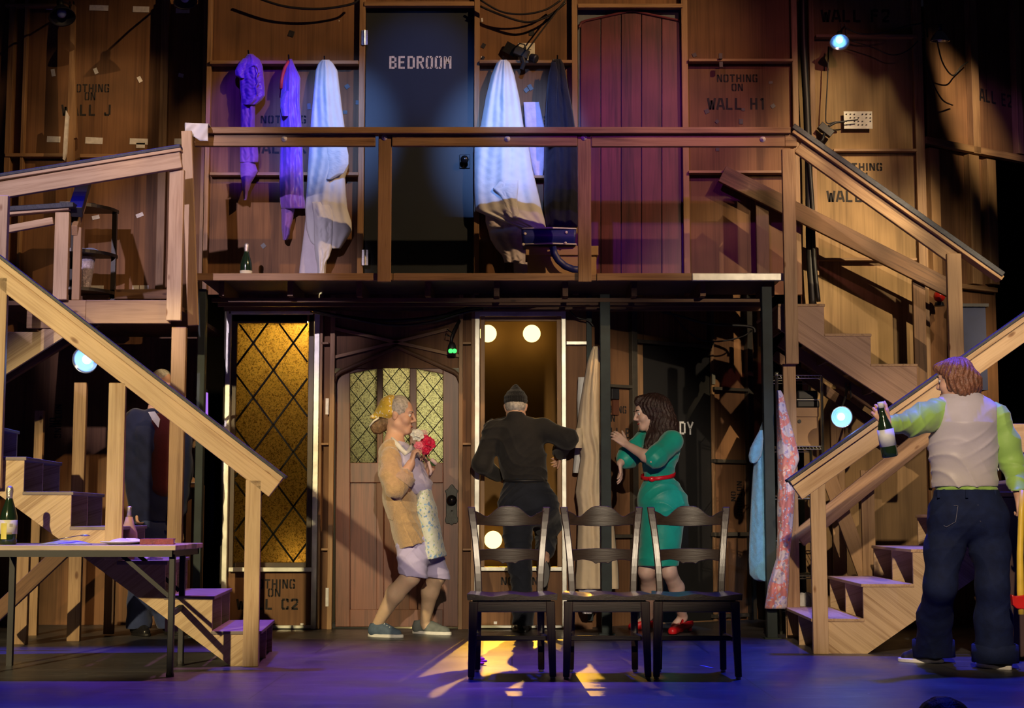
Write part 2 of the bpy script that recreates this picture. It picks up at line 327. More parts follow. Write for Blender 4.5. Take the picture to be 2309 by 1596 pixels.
struct(MB().box(-9, 9, 18.3, 18.5, 0, 7).build('wall_back', DRAPE), 'black masking drape closing off the back of the stage', 'curtain')
# --- planes
class PL:                                           # a vertical wall plane through two stage points
    def __init__(s, ax, ay, bx, by):
        s.o = Vector((ax, ay, 0)); s.e = (Vector((bx, by, 0))-s.o).normalized(); s.n = Vector((s.e.y, -s.e.x, 0))
        if s.n.y > 0: s.n = -s.n
    def at(s, u, v, off=0.0):
        x = (u-CX)/F; z = (CY-v)/F; c, k = math.cos(PITCH), math.sin(PITCH); d = Vector((x, c-z*k, k+z*c)); o = s.o+s.n*off
        t = o.dot(s.n)/d.dot(s.n); return Vector((0, 0, EYE))+d*t
    def rect(s, mb, u0, v0, u1, v1, t, off=0.0, mi=0, grain=None):  # front face off metres in front of the plane, t deep
        vm = (v0+v1)/2; a = s.at(u0, vm, off); b = s.at(u1, vm, off); um = (u0+u1)/2
        z1 = s.at(um, v0, off).z; z0 = max(0, s.at(um, v1, off).z); a.z = z0; b.z = z0
        g = grain or ('z' if z1-z0 > (b-a).length else 'x')
        return mb.frame(a, b-a, -s.n*t, (0, 0, z1-z0), mi, g)
    def text(s, txt, u0, v0, u1, v1, mat, parent, th=.30, off=0.0, slant=True):
        a = s.at(u0, v1, off); b = s.at(u1, v1, off); b.z = a.z; h = s.at((u0+u1)/2, v0, off).z-s.at((u0+u1)/2, v1, off).z
        n = sum(.35 if ch == 'I' else (.6 if ch == ' ' else 1) for ch in txt); wd = (b-a).length/(n+.3*(len(txt)-1))
        return letters(MB(), txt, a, s.e, (0, 0, 1), s.n, h, wd, wd*.3, th).build('lettering', mat, parent)
PB = PL(-5, DW, 5, DW)
# --- the flats behind the balcony (upper storey) and below it
up = MB()
for r in [(467, -90, 820, 664), (1072, -90, 1300, 664), (1545, -90, 1800, 664), (820, -90, 1075, 5), (1295, -90, 1545, 16)]: PB.rect(up, *r, .012, 0, 0, 'z')
for r in [(512, 1285, 718, 1418), (512, 664, 718, 724), (716, 664, 752, 1418), (752, 664, 1040, 830), (1036, 664, 1082, 1418), (1082, 664, 1268, 708), (1082, 1284, 1268, 1418), (1268, 664, 1334, 1418)]: PB.rect(up, *r, .012, 0, 0, 'z')
wb = struct(up.build('wall_back', LAUAN), 'brown plywood scenery flats seen from the back', 'wall')
def bars(plane, lst, mat, parent, t=.05, name='stud', bev=.003):
    out = []
    for r in lst:
        m = MB(); plane.rect(m, *r, t, t); out.append(m.build(name, mat, parent, bevel=bev))
    return out
bars(PB, [(463, -90, 473, 664), (808, -90, 821, 664), (1069, -90, 1081, 664), (1290, -90, 1303, 664), (1539, -90, 1553, 664), (1789, -90, 1802, 664)], STUD, wb)
bars(PB, [(473, 136, 808, 144), (473, 388, 808, 395), (1081, 135, 1290, 142), (1553, 132, 1789, 138), (1553, 384, 1789, 390), (1081, 395, 1290, 401)], STUD, wb, .075, 'rail')
bars(PB, [(821, 3, 1069, 13), (1303, 8, 1539, 17)], STUD, wb, .06, 'rail')
bars(PB, [(504, 664, 515, 1418), (705, 682, 717, 1418), (515, 1279, 705, 1289), (515, 700, 705, 708), (515, 1410, 705, 1417)], METAL_STUD, wb, .045)
bars(PB, [(718, 664, 724, 1418), (741, 664, 752, 1420), (1034, 664, 1043, 1420), (1062, 664, 1070, 1418)], STUD, wb, .05)
bars(PB, [(724, 771, 741, 776), (724, 998, 741, 1003), (724, 1236, 741, 1241), (1043, 771, 1062, 776), (1043, 998, 1062, 1003), (1043, 1236, 1062, 1241)], STUD, wb, .05, 'blocking')
bars(PB, [(1070, 680, 1081, 1415), (1267, 680, 1277, 1415), (1081, 702, 1267, 712), (1081, 1278, 1267, 1287), (1081, 1410, 1267, 1416), (1277, 769, 1324, 777), (1277, 996, 1300, 1003)], METAL_STUD, wb, .045)
bars(PB, [(1083, 712, 1093, 1278), (1256, 712, 1266, 1278), (1093, 714, 1256, 724)], STUD, wb, .02, 'casing')
bars(PB, [(1324, 664, 1336, 1400)], BLKSTEEL, wb, .06)
# X bracing above the front door
for (u0, v0, u1, v1) in [(752, 740, 1036, 803), (752, 806, 1012, 742)]:
    MB().beam(W(u0, v0, DW-.015), W(u1, v1, DW-.015), .025, .024, (0, 0, 1)).build('brace', STUD, wb, bevel=.002)
ptext('NOTHING', 565, 1306, 665, 1327, DW, INK, wb); ptext('ON', 604, 1327, 632, 1345, DW, INK, wb); ptext('WALL C2', 535, 1350, 672, 1374, DW, INK, wb)
ptext('NOTHING', 1130, 1301, 1228, 1319, DW, INK, wb); ptext('ON', 1166, 1322, 1193, 1339, DW, INK, wb)
ptext('NOTHING', 588, 261, 690, 278, DW, INK, wb); ptext('ON', 622, 288, 650, 305, DW, INK, wb); ptext('WALL K', 570, 322, 690, 346, DW, INK, wb)
ptext('NOTHING', 1132, 263, 1231, 281, DW, INK, wb); ptext('ON', 1168, 286, 1196, 303, DW, INK, wb)
ptext('NOTHING', 1617, 168, 1708, 185, DW, INK, wb); ptext('ON', 1650, 189, 1675, 205, DW, INK, wb); ptext('WALL H1', 1597, 221, 1728, 247, DW, INK, wb)
# --- doors
def dmat(): pass
d1 = struct(PB.rect(MB(), 823, 14, 1069, 664, .04, -.012).build('door_1', plain('blue_black_door', (.012, .019, .028), .5, 0, .15, 3)), 'black door lettered in white on the balcony', 'door')
PB.text('BEDROOM', 878, 127, 1017, 155, WHITEINK, d1, .30, -.012)
mb = MB(); PB.rect(mb, 1036, 348, 1060, 379, .012, .0); mb.build('handle_plate', plain('black_iron', (.02, .02, .022), .4, .6), d1, bevel=.003)
c = W(1048, 363, DW-.0); MB().lathe([(.012, 0), (.012, .03), (.028, .04), (.032, .055), (.022, .07), (0, .072)], c, (0, -1, 0)).build('knob', plain('iron_knob', (.03, .03, .034), .25, .8), d1, True)
for (a, b_, c_, e) in [(815, 68, 829, 101), (816, 563, 830, 598)]:
    mb = MB(); PB.rect(mb, a, b_, c_, e, .008, .056); mb.tube([W((a+c_)/2, b_, DW-.062), W((a+c_)/2, e, DW-.062)], .007); mb.build('hinge', plain('bright_hinge', (.7, .7, .72), .3, .7, .2, 60), d1)
# H door: planked, with a pointed moulding at its head
d2m = MB(); PB.rect(d2m, 1304, 18, 1540, 664, .04, -.014, 0, 'z')
DOORP = grainmat('reddish_planks', (.115, .022, .036), (.18, .042, .06), (.06, .013, .022), .6, 9, .4, 0, .1, .5)
d2 = struct(d2m.build('door_2', plain('door_top_paint', (.11, .13, .17), .6)), 'reddish planked door with a pointed head on the balcony', 'door')
pts = [(1309, 664), (1309, 54), (1318, 47), (1424, 25), (1532, 46), (1538, 54), (1538, 664)]
poly = [(W(u, v, DW).x, W(u, v, DW).z) for u, v in pts]
n = 5
for i in range(n):                                  # planks
    ua, ub = 1309+i*(229/n)+1, 1309+(i+1)*(229/n)-1
    def top(u): return 47+(25-47)*(u-1309)/115 if u < 1424 else 25+(47-25)*(u-1424)/115
    P = [(ua, 664), (ua, top(ua)), ((1424 if ua < 1424 < ub else (ua+ub)/2), top(1424 if ua < 1424 < ub else (ua+ub)/2)), (ub, top(ub)), (ub, 664)]
    q = [(W(u, v, DW).x, W(u, v, DW).z) for u, v in P]
    MB().prism(q, (0, DW+.012, 0), (1, 0, 0), (0, 0, 1), (0, -.012, 0), 0, math.pi/2).build('plank', DOORP, d2, bevel=.002)
MB().tube([W(u, v, DW-.004) for u, v in [(1306, 62), (1310, 53), (1320, 47), (1424, 24), (1530, 46), (1537, 53), (1540, 62)]], .010).build('moulding', DOORP, d2)
# front door: stiles, rails, mullions, glass, panels
fd = struct(MB().build('door_3', DOORW), 'varnished front door with three leaded lights', 'door')
d3 = MB(); dd = DW+.02
def archtop(u): return 848+(786-848)*(u-756)/139.5 if u < 895.5 else 786+(848-786)*(u-895.5)/139.5
def dpoly(P): return [(W(u, v, dd).x, W(u, v, dd).z) for u, v in P]
gl = 789, 850, 863, 924, 939, 999                    # glass edges in the photo
def gtop(u): return 842+(822-842)*(u-789)/106 if u < 895 else 822+(843-822)*(u-895)/104
def dpr(mb, P, t=.045, off=0.0): mb.prism(dpoly(P), (0, dd-off, 0), (1, 0, 0), (0, 0, 1), (0, t, 0), 0, math.pi/2)
dpr(d3, [(756, 1413), (756, archtop(756)), (789, archtop(789)), (789, 1413)]); dpr(d3, [(999, 1413), (999, archtop(999)), (1035, archtop(1035)), (1035, 1413)])
for (a, b_) in [(850, 863), (924, 939)]: dpr(d3, [(a, 1045), (a, gtop(a)), (b_, gtop(b_)), (b_, 1045)])
dpr(d3, [(789, archtop(789)), (789, gtop(789)), (850, gtop(850)), (895.5, gtop(895.5)), (939, gtop(939)), (999, gtop(999)), (999, archtop(999)), (895.5, archtop(895.5))])
dpr(d3, [(789, 1088), (789, 1043), (999, 1043), (999, 1088)]); dpr(d3, [(789, 1413), (789, 1374), (999, 1374), (999, 1413)])
for (a, b_) in [(849, 865), (923, 941)]: dpr(d3, [(a, 1374), (a, 1088), (b_, 1088), (b_, 1374)])
d3.build('frame', DOORW, fd, bevel=.004)
for (a, b_) in [(789, 849), (865, 923), (941, 999)]:
    m = MB(); dpr(m, [(a, 1374), (a, 1088), (b_, 1088), (b_, 1374)], .02, -.022); m.build('panel', DOORW, fd)
MB().tube([W(u, v, dd-.03) for u, v in [(752, 862), (757, 847), (768, 838), (895.5, 782), (1024, 838), (1034, 847), (1039, 862)]], .018, 10).build('arch_moulding', DARKW, fd)
def glass(name, c1, c2, scale, tr=.75, dist=.01, trcol=None):
    m, nt, b = newmat(name); nt.nodes.remove(b); out = nt.nodes['Material Output']
    tc = nd(nt, 'TexCoord'); nz = nd(nt, 'TexNoise', Scale=float(scale), Detail=2.0, Distortion=1.2); lk(nt, tc.outputs['Object'], nz.inputs['Vector'])
    vo = nd(nt, 'TexNoise', Scale=scale*2.1, Detail=2.0, Distortion=2.0); lk(nt, tc.outputs['Object'], vo.inputs['Vector'])
    ad = nd(nt, 'Math', operation='ADD'); lk(nt, nz.outputs[0], ad.inputs[0]); lk(nt, vo.outputs[0], ad.inputs[1])
    r = ramp(nt, [(.82, c1), (1.10, c2)]); lk(nt, ad.outputs[0], r.inputs[0])
    bp = nd(nt, 'Bump', Strength=1.0, Distance=dist); lk(nt, ad.outputs[0], bp.inputs['Height'])
    t = nd(nt, 'BsdfTranslucent'); lk(nt, r.outputs[0], t.inputs[0]); lk(nt, bp.outputs[0], t.inputs['Normal'])
    g = nd(nt, 'BsdfGlossy', Roughness=.25); g.inputs[0].default_value = (.5, .45, .35, 1); lk(nt, bp.outputs[0], g.inputs['Normal'])
    mx = nd(nt, 'MixShader'); mx.inputs[0].default_value = 1-tr; lk(nt, t.outputs[0], mx.inputs[1]); lk(nt, g.outputs[0], mx.inputs[2]); lk(nt, mx.outputs[0], out.inputs['Surface'])
    return m
GLA = glass('hammered_amber_glass', (.30, .17, .04), (1, .74, .28), 58, .93, .02)
GLC = glass('pebbled_pale_glass', (.16, .12, .05), (1, .95, .68), 78, .93, .012)
LEAD = plain('lead_came', (.010, .010, .009), .85, 0, .2, 12, spec=.1)
for (a, b_) in [(789, 850), (863, 924), (939, 999)]:
    m = MB(); P = [(a, 1045), (a, gtop(a)), ((895 if a < 895 < b_ else (a+b_)/2), gtop(895 if a < 895 < b_ else (a+b_)/2)), (b_, gtop(b_)), (b_, 1045)]
    dpr(m, P, .006, -.025); g = m.build('pane', GLC, fd)
    m = MB(); stp = 46                               # diamond leading
    for k in range(-8, 14):
        for sg in (1, -1):
            pts = []
            for i in range(61):
                u = a+(b_-a)*i/60; v = 830+k*stp+sg*(u-a)*1.22
                if gtop(u) <= v <= 1045: pts.append((u, v))
            if len(pts) > 1: m.beam(W(*pts[0], dd+.02), W(*pts[-1], dd+.02), .006, .005, (0, 1, 0))
    m.build('leading', LEAD, g)
lp = MB(); P = [(1006, 1180), (1003, 1172), (1006, 1164), (1006, 1112), (1003, 1106), (1010, 1102), (1014, 1096), (1019, 1091), (1024, 1096), (1028, 1102), (1034, 1106), (1031, 1112), (1031, 1164), (1034, 1172), (1030, 1180), (1024, 1180), (1019, 1184), (1013, 1180)]
IRON = plain('black_cast_iron', (.016, .018, .016), .38, .4, .3, 60, .2)
lock = dpr(lp, P, .012, .014); lpo = lp.build('lock_plate', IRON, fd, bevel=.003)
c = W(1019, 1127, dd-.014); MB().lathe([(.02, 0), (.014, .02), (.034, .03), (.038, .045), (.026, .06), (0, .064)], c, (0, -1, 0)).build('knob', plain('dark_knob', (.06, .055, .05), .2, .9), lpo, True)
m = MB(); m.tube([W(1019, 1150, dd-.017), W(1019, 1153, dd-.017)], .006); m.prism([(.0, 0), (.012, .0), (.012, .03), (0, .03)], W(1017, 1164, dd-.018), (1, 0, 0), (0, 0, 1), (0, .004, 0)); m.build('keyhole', CABLE, lpo)
m = MB()
for u in (755, 741):
    pass
for (a, b_, c_, e) in [(734, 898, 741, 934), (734, 1325, 741, 1367)]:
    m = MB(); PB.rect(m, a, b_, c_, e, .006, .056); m.build('paint_chip', WTAPE, wb)
# --- leaded window C2
w1 = struct(MB().build('window_1', BLACKP), 'tall amber leaded window', 'window')
m = MB()
for r in [(517, 708, 530, 1279), (693, 708, 705, 1279), (530, 708, 693, 728), (530, 1268, 693, 1279)]: PB.rect(m, *r, .05, .0)
m.build('frame', plain('dark_window_frame', (.07, .045, .025), .5), w1, bevel=.003)
m = MB(); PB.rect(m, 530, 727, 693, 1270, .006, -.02); pane = m.build('pane', GLA, w1)
m = MB()
for k in range(-4, 12):
    for sg in (1, -1):
        pts = []
        for i in range(81):
            u = 530+163*i/80; v = 650+k*123+sg*(u-571)*1.36
            if 729 <= v <= 1268: pts.append((u, v))
        if len(pts) > 1: m.beam(W(*pts[0], DW+.012), W(*pts[-1], DW+.012), .012, .020, (0, 1, 0))
m.build('leading', LEAD, pane)
# --- unseen box added behind the window and door to keep the lamps' light in
lightbox = MB(); x0, x1 = W(508, 900, DW).x, W(1066, 900, DW).x
lightbox.box(x0, x1, DW+1.0, DW+1.02, 0, 2.6); lightbox.box(x0-.02, x0, DW+.02, DW+1.0, 0, 2.6); lightbox.box(x1, x1+.02, DW+.02, DW+1.0, 0, 2.6)
xm = W(730, 900, DW).x; lightbox.box(xm-.01, xm+.01, DW+.02, DW+1.0, 0, 2.6); lightbox.box(x0, x1, DW+.02, DW+1.0, 2.58, 2.6)
struct(lightbox.build('wall_lightbox', plain('lightbox_paint', (.05, .04, .03), .8)), 'added light-tight box behind the leaded window and front door', 'wall')
bk = MB(); bk.box(-1.2, 1.6, 16.8, 16.83, 0, 4.2)
struct(bk.build('wall_behind', plain('mustard_backing', (.26, .135, .03), .7, 0, .1, 3)), 'mustard backing flat seen through the open window frame', 'wall')
# --- study wall, running back to the right
A = W(1334, 1100, 12.05); B = W(1712, 1100, 13.0); PS = PL(A.x, A.y, B.x, B.y)
m = MB()
for r in [(1332, 664, 1452, 1440), (1452, 664, 1610, 778), (1610, 664, 1720, 1440)]: PS.rect(m, *r, .012, 0, 0, 'z')
ws = struct(m.build('wall_right', LAUAN), 'plywood flats around the study door under the balcony', 'wall')
GREYST = plain('dark_stud_paint', (.06, .052, .04), .6, 0, .2, 14)
bars(PS, [(1428, 664, 1440, 1420), (1690, 664, 1702, 1420), (1602, 664, 1610, 778)], GREYST, ws)
bars(PS, [(1336, 866, 1428, 873), (1612, 874, 1690, 881), (1612, 1036, 1690, 1044), (1612, 1200, 1690, 1209), (1440, 771, 1606, 779), (1360, 1205, 1428, 1213), (1612, 1384, 1690, 1392)], GREYST, ws, .05, 'rail')
bars(PS, [(1440, 778, 1452, 1415), (1608, 778, 1614, 1410), (1446, 1402, 1612, 1409)], STUD, ws, .02, 'casing')
d4 = struct(PS.rect(MB(), 1453, 780, 1608, 1403, .04, -.01).build('door_4', plain('dull_black_door', (.010, .010, .011), .6)), 'black study door lettered in white', 'door')
PS.text('STUDY', 1479, 948, 1563, 977, WHITEINK, d4, .26, -.01)
PS.text('NOTHING', 1343, 913, 1412, 929, INK, ws); PS.text('ON', 1366, 934, 1386, 950, INK, ws); PS.text('WALL B', 1352, 963, 1420, 986, INK, ws)
m = MB(); o = PS.at(1661, 1085); letters(m, 'NOTHING', o, (0, 0, -1), PS.e, PS.n, .055, .034, .011).build('lettering', INK, ws)
m = MB(); o = PS.at(1648, 1108); letters(m, 'ON', o, (0, 0, -1), PS.e, PS.n, .05, .034, .011).build('lettering', INK, ws)
m = MB(); PS.rect(m, 1606, 842, 1613, 866, .008, .03); m.build('hinge', plain('steel_hinge', (.6, .6, .55), .3, .7), d4)
# --- left wall (flat J) and right walls (F2, E2)
PJ = PL(-6, 12.3, 5, 12.3); m = MB(); PJ.rect(m, -120, -90, 452, 1440, .012, 0, 0, 'z')
wl = struct(m.build('wall_left', LAUAN), 'dim plywood flat at the left side of the stage', 'wall')
bars(PJ, [(-2, -90, 11, 1440), (47, -90, 54, 660), (358, -90, 376, 664), (446, -90, 454, 1440)], STUD, wl, .06)
bars(PJ, [(11, 345, 150, 353), (180, 347, 358, 355), (11, 8, 150, 14)], STUD, wl, .07, 'rail')
PJ.text('NOTHING', 158, 190, 246, 208, INK, wl); PJ.text('ON', 191, 208, 215, 226, INK, wl); PJ.text('WALL J', 140, 236, 250, 261, INK, wl)
m = MB(); o = PJ.at(125, 912); letters(m, 'NOTHING', o, (0, 0, -1), (1, 0, 0), (0, -1, 0), .052, .032, .01).build('lettering', INK, wl)
m = MB(); o = PJ.at(112, 942); letters(m, 'ON', o, (0, 0, -1), (1, 0, 0), (0, -1, 0), .05, .032, .01).build('lettering', INK, wl)
PF = PL(0, 12.05, 5, 12.05); m = MB(); PF.rect(m, 1806, -90, 2090, 1440, .012, 0, 0, 'z')
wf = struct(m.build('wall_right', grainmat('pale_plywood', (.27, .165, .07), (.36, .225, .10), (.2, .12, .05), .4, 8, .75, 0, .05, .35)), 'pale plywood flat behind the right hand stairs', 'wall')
bars(PF, [(2068, -90, 2080, 930), (2081, -90, 2091, 1100), (1828, -90, 1840, 620)], STUD, wf, .05)
bars(PF, [(1840, 77, 2068, 84), (1880, 335, 2068, 341), (1838, 581, 2068, 587)], STUD, wf, .06, 'rail')
PF.text('WALL F2', 1853, 22, 2006, 50, INK, wf); PF.text('NOTHING', 1889, 368, 1989, 385, INK, wf); PF.text('ON', 1928, 389, 1956, 405, INK, wf); PF.text('WALL F', 1866, 430, 1980, 455, INK, wf)
A = W(2088, 700, 12.05); B = W(2400, 700, 13.0); PE = PL(A.x, A.y, B.x, B.y)
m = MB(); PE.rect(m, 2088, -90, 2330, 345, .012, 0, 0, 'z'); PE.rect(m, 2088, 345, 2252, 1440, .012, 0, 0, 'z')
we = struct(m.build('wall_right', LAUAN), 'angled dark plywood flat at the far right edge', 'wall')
bars(PE, [(2190, -90, 2206, 345), (2102, 335, 2122, 640), (2190, 350, 2212, 640), (2230, 360, 2250, 640), (2290, -90, 2302, 345), (2100, 640, 2250, 650), (2090, 330, 2320, 345)], STUD, we, .06)
PE.text('WALL E2', 2196, 196, 2281, 224, INK, we)
# ================================================================== BALCONY AND STAIRS
bal = thing('balcony_platform', 'raised balcony platform with plywood edge carried on dark steel posts', 'platform', (0, 10.95, 0))
xl, xr = W(443, 625, 10.95).x, W(1770, 625, 10.95).x; zu = W(1100, 633, 10.95).z
MB().box(xl, xr, 10.97, DW, ZD-.02, ZD).build('deck', plain('deck_paint', (.10, .075, .07), .5, 0, .2, 4), bal)
cut = [443, 886, 1345, 1560, 1770]
for i in range(4):
    a, b_ = W(cut[i], 625, 10.95).x, W(cut[i+1], 625, 10.95).x
    MB().box(a+.002, b_-.002, 10.935, 10.97, zu, ZD+.002).build('edge_board', STUD if i < 2 else METAL_STUD if i == 3 else STUD, bal, bevel=.004)
for k in range(9):
    x = xl+.12+(xr-xl-.2)*k/8; MB().box(x, x+.04, 11.16, DW-.06, ZD-.13, ZD-.02).build('joist', DARKW, bal)
for y in (11.26, 11.5, 11.74): MB().box(xl+.05, xr-.05, y, y+.04, ZD-.16, ZD-.13).build('bearer', DARKW, bal)
for (u0, u1, vb) in [(440, 457, 1437), (1355, 1378, 1431), (1724, 1747, 1440)]:
    um = (u0+u1)/2; d = G(um, vb).y; a, b_ = W(u0, 1030, d).x, W(u1, 1030, d).x
    p = MB().box(a, b_, d, d+.075, 0, ZD-.10).build('steel_post', BLKSTEEL, bal, bevel=.004)
    MB().box(a-.02, b_+.02, d-.02, d+.10, 0, .008).build('base_plate', BLKSTEEL, p)
rail = thing('balcony_railing', 'wooden two board balcony railing with bolted square posts', 'railing', W(1100, 617, 10.90))
dr = 10.905
def plank(u0, v0, u1, v1, d, t, mat, parent, name='board', bev=.004, grain=None):
    return MB().rect(u0, v0, u1, v1, d, t, 0, grain).build(name, mat, parent, bevel=bev)
def slope(u0, v0, u1, v1, hpx, d, t, mat, parent, name='board', d2=None, bev=.004):  # centre line ends, height in pixels
    a = W(u0, v0, d); b = W(u1, v1, d2 or d); n = (b-a).normalized(); h = hpx*d/F
    up_ = Vector((0, 0, 1)); up_ = (up_-n*up_.dot(n)).normalized()
    return MB().beam(a, b, t, h, up_).build(name, mat, parent, bevel=bev)
plank(436, 286, 1783, 300, dr-.045, .10, STUD, rail, 'cap_rail')
for (a, b_) in [(438, 846), (884, 1302), (1334, 1797)]: plank(a, 304 if a < 1000 else 305, b_, 329 if a < 1300 else 330, dr-.01, .04, STUD, rail, 'lower_rail')
for (a, b_) in [(852, 882), (1303, 1333)]: plank(a, 300, b_, 635, dr-.0, .045, STUD, rail, 'post')
for (u, v) in [(641, 313), (867, 310), (1144, 313), (1317, 310), (1720, 314)]:
    MB().lathe([(.021, 0), (.021, .003), (.006, .004), (.006, .010), (0, .011)], W(u, v, dr-.011 if u in (641, 1144, 1720) else dr-.001), (0, -1, 0), 20).build('bolt', BOLTM, rail, True)
# black bin-tape strip on top edge at the post foot
plank(1770, 304, 1797, 330, dr-.015, .05, STUD, rail, 'rail_end')
# --- boxed treads
def xf(mb, M): mb.v = [M@p for p in mb.v]; return mb
def staircase(root, sg, n, run, rise, wd, foot, drop, mat, tmat, names=('stringer', 'tread', 'riser')):
    M = WM[root.name]
    P = [(foot, 0), (0, 0)]
    for i in range(n): P += [(i*run, (i+1)*rise), ((i+1)*run, (i+1)*rise)]
    P += [(n*run, n*rise-drop)]
    if (n*run-foot)*rise/run > n*rise-drop: P[-1] = (n*run, (n*run-foot)*rise/run)
    q = [(x*sg, z-.0) for x, z in P]
    q = [q[0]]+[(x, z-.02 if z > .01 else z) for x, z in q[1:-1]]+[q[-1]]
    for y in (0, wd/2-.01, wd-.02):
        m = MB(); m.prism(q, (0, y, 0), (1, 0, 0), (0, 0, 1), (0, .02, 0), 0, -sg*.65 if y == 0 else .3); xf(m, M).build(names[0], mat, root)
    for i in range(n):
        m = MB(); x0, x1 = i*run-.012, (i+1)*run+.004; m.box(min(x0*sg, x1*sg), max(x0*sg, x1*sg), -.006, wd+.006, (i+1)*rise-.02, (i+1)*rise, 0, 'y'); xf(m, M).build(names[1], tmat, root, bevel=.003)
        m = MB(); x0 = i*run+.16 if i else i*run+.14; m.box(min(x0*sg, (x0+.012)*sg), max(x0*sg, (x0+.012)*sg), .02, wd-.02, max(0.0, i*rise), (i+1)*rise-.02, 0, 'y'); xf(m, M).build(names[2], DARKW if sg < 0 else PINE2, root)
def post(root, sg, x0, x1, y0, y1, z0, z1, mat, name='newel_post'):
    return xf(MB().box(min(x0*sg, x1*sg), max(x0*sg, x1*sg), y0, y1, z0, z1, 0, 'z'), WM[root.name]).build(name, mat, root, bevel=.004)
def hrail(root, sg, x0, z0, x1, z1, y, t, h, mat, capmat, caph=.022):
    M = WM[root.name]; a = Vector((x0*sg, y, z0)); b = Vector((x1*sg, y, z1)); n = (b-a).normalized(); u_ = (Vector((0, 0, 1))-n*n.z).normalized()
    r_ = xf(MB().beam(a, b, t, h, u_), M).build('handrail', mat, root, bevel=.004)
    up2 = u_*(h/2+.006); n2 = MB().beam(a+up2*1.0+u_*.010, b+up2+u_*.010, t+.055, .032, u_); xf(n2, M).build('rail_cap', mat, root, bevel=.003)
    c2 = MB().beam(a+up2+u_*.034-n*.01, b+up2+u_*.034, t+.075, .018, u_); xf(c2, M).build('grip_strip', capmat, root, bevel=.003)
# left lower flight
lo = G(584, 1501)
ls = thing('staircase', 'open box-tread pine staircase at left descending to the right', 'staircase', lo, .075)
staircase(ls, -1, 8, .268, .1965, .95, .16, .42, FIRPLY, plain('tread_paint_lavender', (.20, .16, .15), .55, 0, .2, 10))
pw = .088; post(ls, -1, .0, pw, -.055, -.008, 0, 1.05, PINE); post(ls, -1, .775, .775+.095, -.055, -.008, .60, 1.60, PINE)
post(ls, -1, 1.455, 1.55, -.055, -.008, 1.0, 2.2, PINE)
hrail(ls, -1, -.075, .995, 2.1, 2.66, -.03, .05, .105, PINE, CAPB)
# right lower flight
ro = G(1835, 1473)
rs = thing('staircase', 'box-tread pine staircase at right climbing up to the right', 'staircase', ro, -.043)
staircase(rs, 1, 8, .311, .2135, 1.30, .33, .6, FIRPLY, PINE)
post(rs, 1, -.008, .086, -.05, -.006, 0, 1.06, PINE)
hrail(rs, 1, -.09, .99, 1.7, 2.24, -.03, .05, .105, PINE, CAPB)
slope(1800, 1215, 2130, 948, 40, 10.95, .04, PINE2, rs, 'lower_rail')
# upper right flight, from the balcony down to the right
us = thing('staircase', 'upper staircase going down from the balcony at right', 'staircase', W(1770, 617, 10.9))
def saw(pts, d, t, mat, parent, name='stringer', ga=.6):
    q = [(W(u, v, d).x, W(u, v, d).z) for u, v in pts]
    return MB().prism(q, (0, d, 0), (1, 0, 0), (0, 0, 1), (0, t, 0), 0, ga).build(name, mat, parent, bevel=.002)
UPS = [(1754, 686), (1858, 686), (1859, 752), (1963, 752), (1964, 820), (2067, 820), (2069, 885), (2170, 886), (2170, 990), (2110, 985), (2010, 908), (1800, 770), (1754, 740)]
saw(UPS, 10.95, .03, grainmat('reddish_fir_ply', (.33, .19, .12), (.44, .27, .18), (.24, .13, .08), .5, 20, .6, 0, .25, .3), us, ga=-.6)
saw(UPS, 11.9, .03, DARKW, us, ga=-.6)
for (a, b_, v) in [(1754, 1860, 685), (1858, 1965, 752), (1963, 2069, 820), (2067, 2172, 886)]:
    p = W(a, v, 10.95); q = W(b_, v, 10.95); MB().box(p.x, q.x, 10.945, 11.93, p.z-.02, p.z).build('tread', PINE2, us, bevel=.003)
    MB().box(p.x+.01, p.x+.03, 10.98, 11.9, p.z-.2, p.z-.02).build('riser', DARKW, us)
slope(1760, 770, 2060, 972, 26, 11.3, .05, DARKW, us, 'carriage'); slope(1745, 800, 2040, 1005, 22, 11.7, .05, DARKW, us, 'carriage')
plank(1768, 335, 1797, 820, 10.88, .045, PINE2, us, 'newel_post'); plank(1771, 820, 1800, 1432, 10.93, .045, PINE2, us, 'newel_leg')
plank(2141, 571, 2174, 985, 10.88, .045, PINE2, us, 'newel_post')
slope(1800, 330, 2160, 587, 34, 10.92, .04, PINE2, us, 'handrail'); slope(1786, 298, 2256, 630, 12, 10.92, .12, PINE2, us, 'rail_cap'); slope(1785, 288, 2257, 622, 12, 10.92, .14, CAPB, us, 'grip_strip')
slope(1628, 392, 2150, 655, 40, 11.72, .04, DARKW, us, 'wall_side_rail')
plank(1706, 448, 1735, 660, 11.74, .04, DARKW, us, 'rail_post'); plank(2062, 630, 2090, 930, 11.74, .04, DARKW, us, 'rail_post')
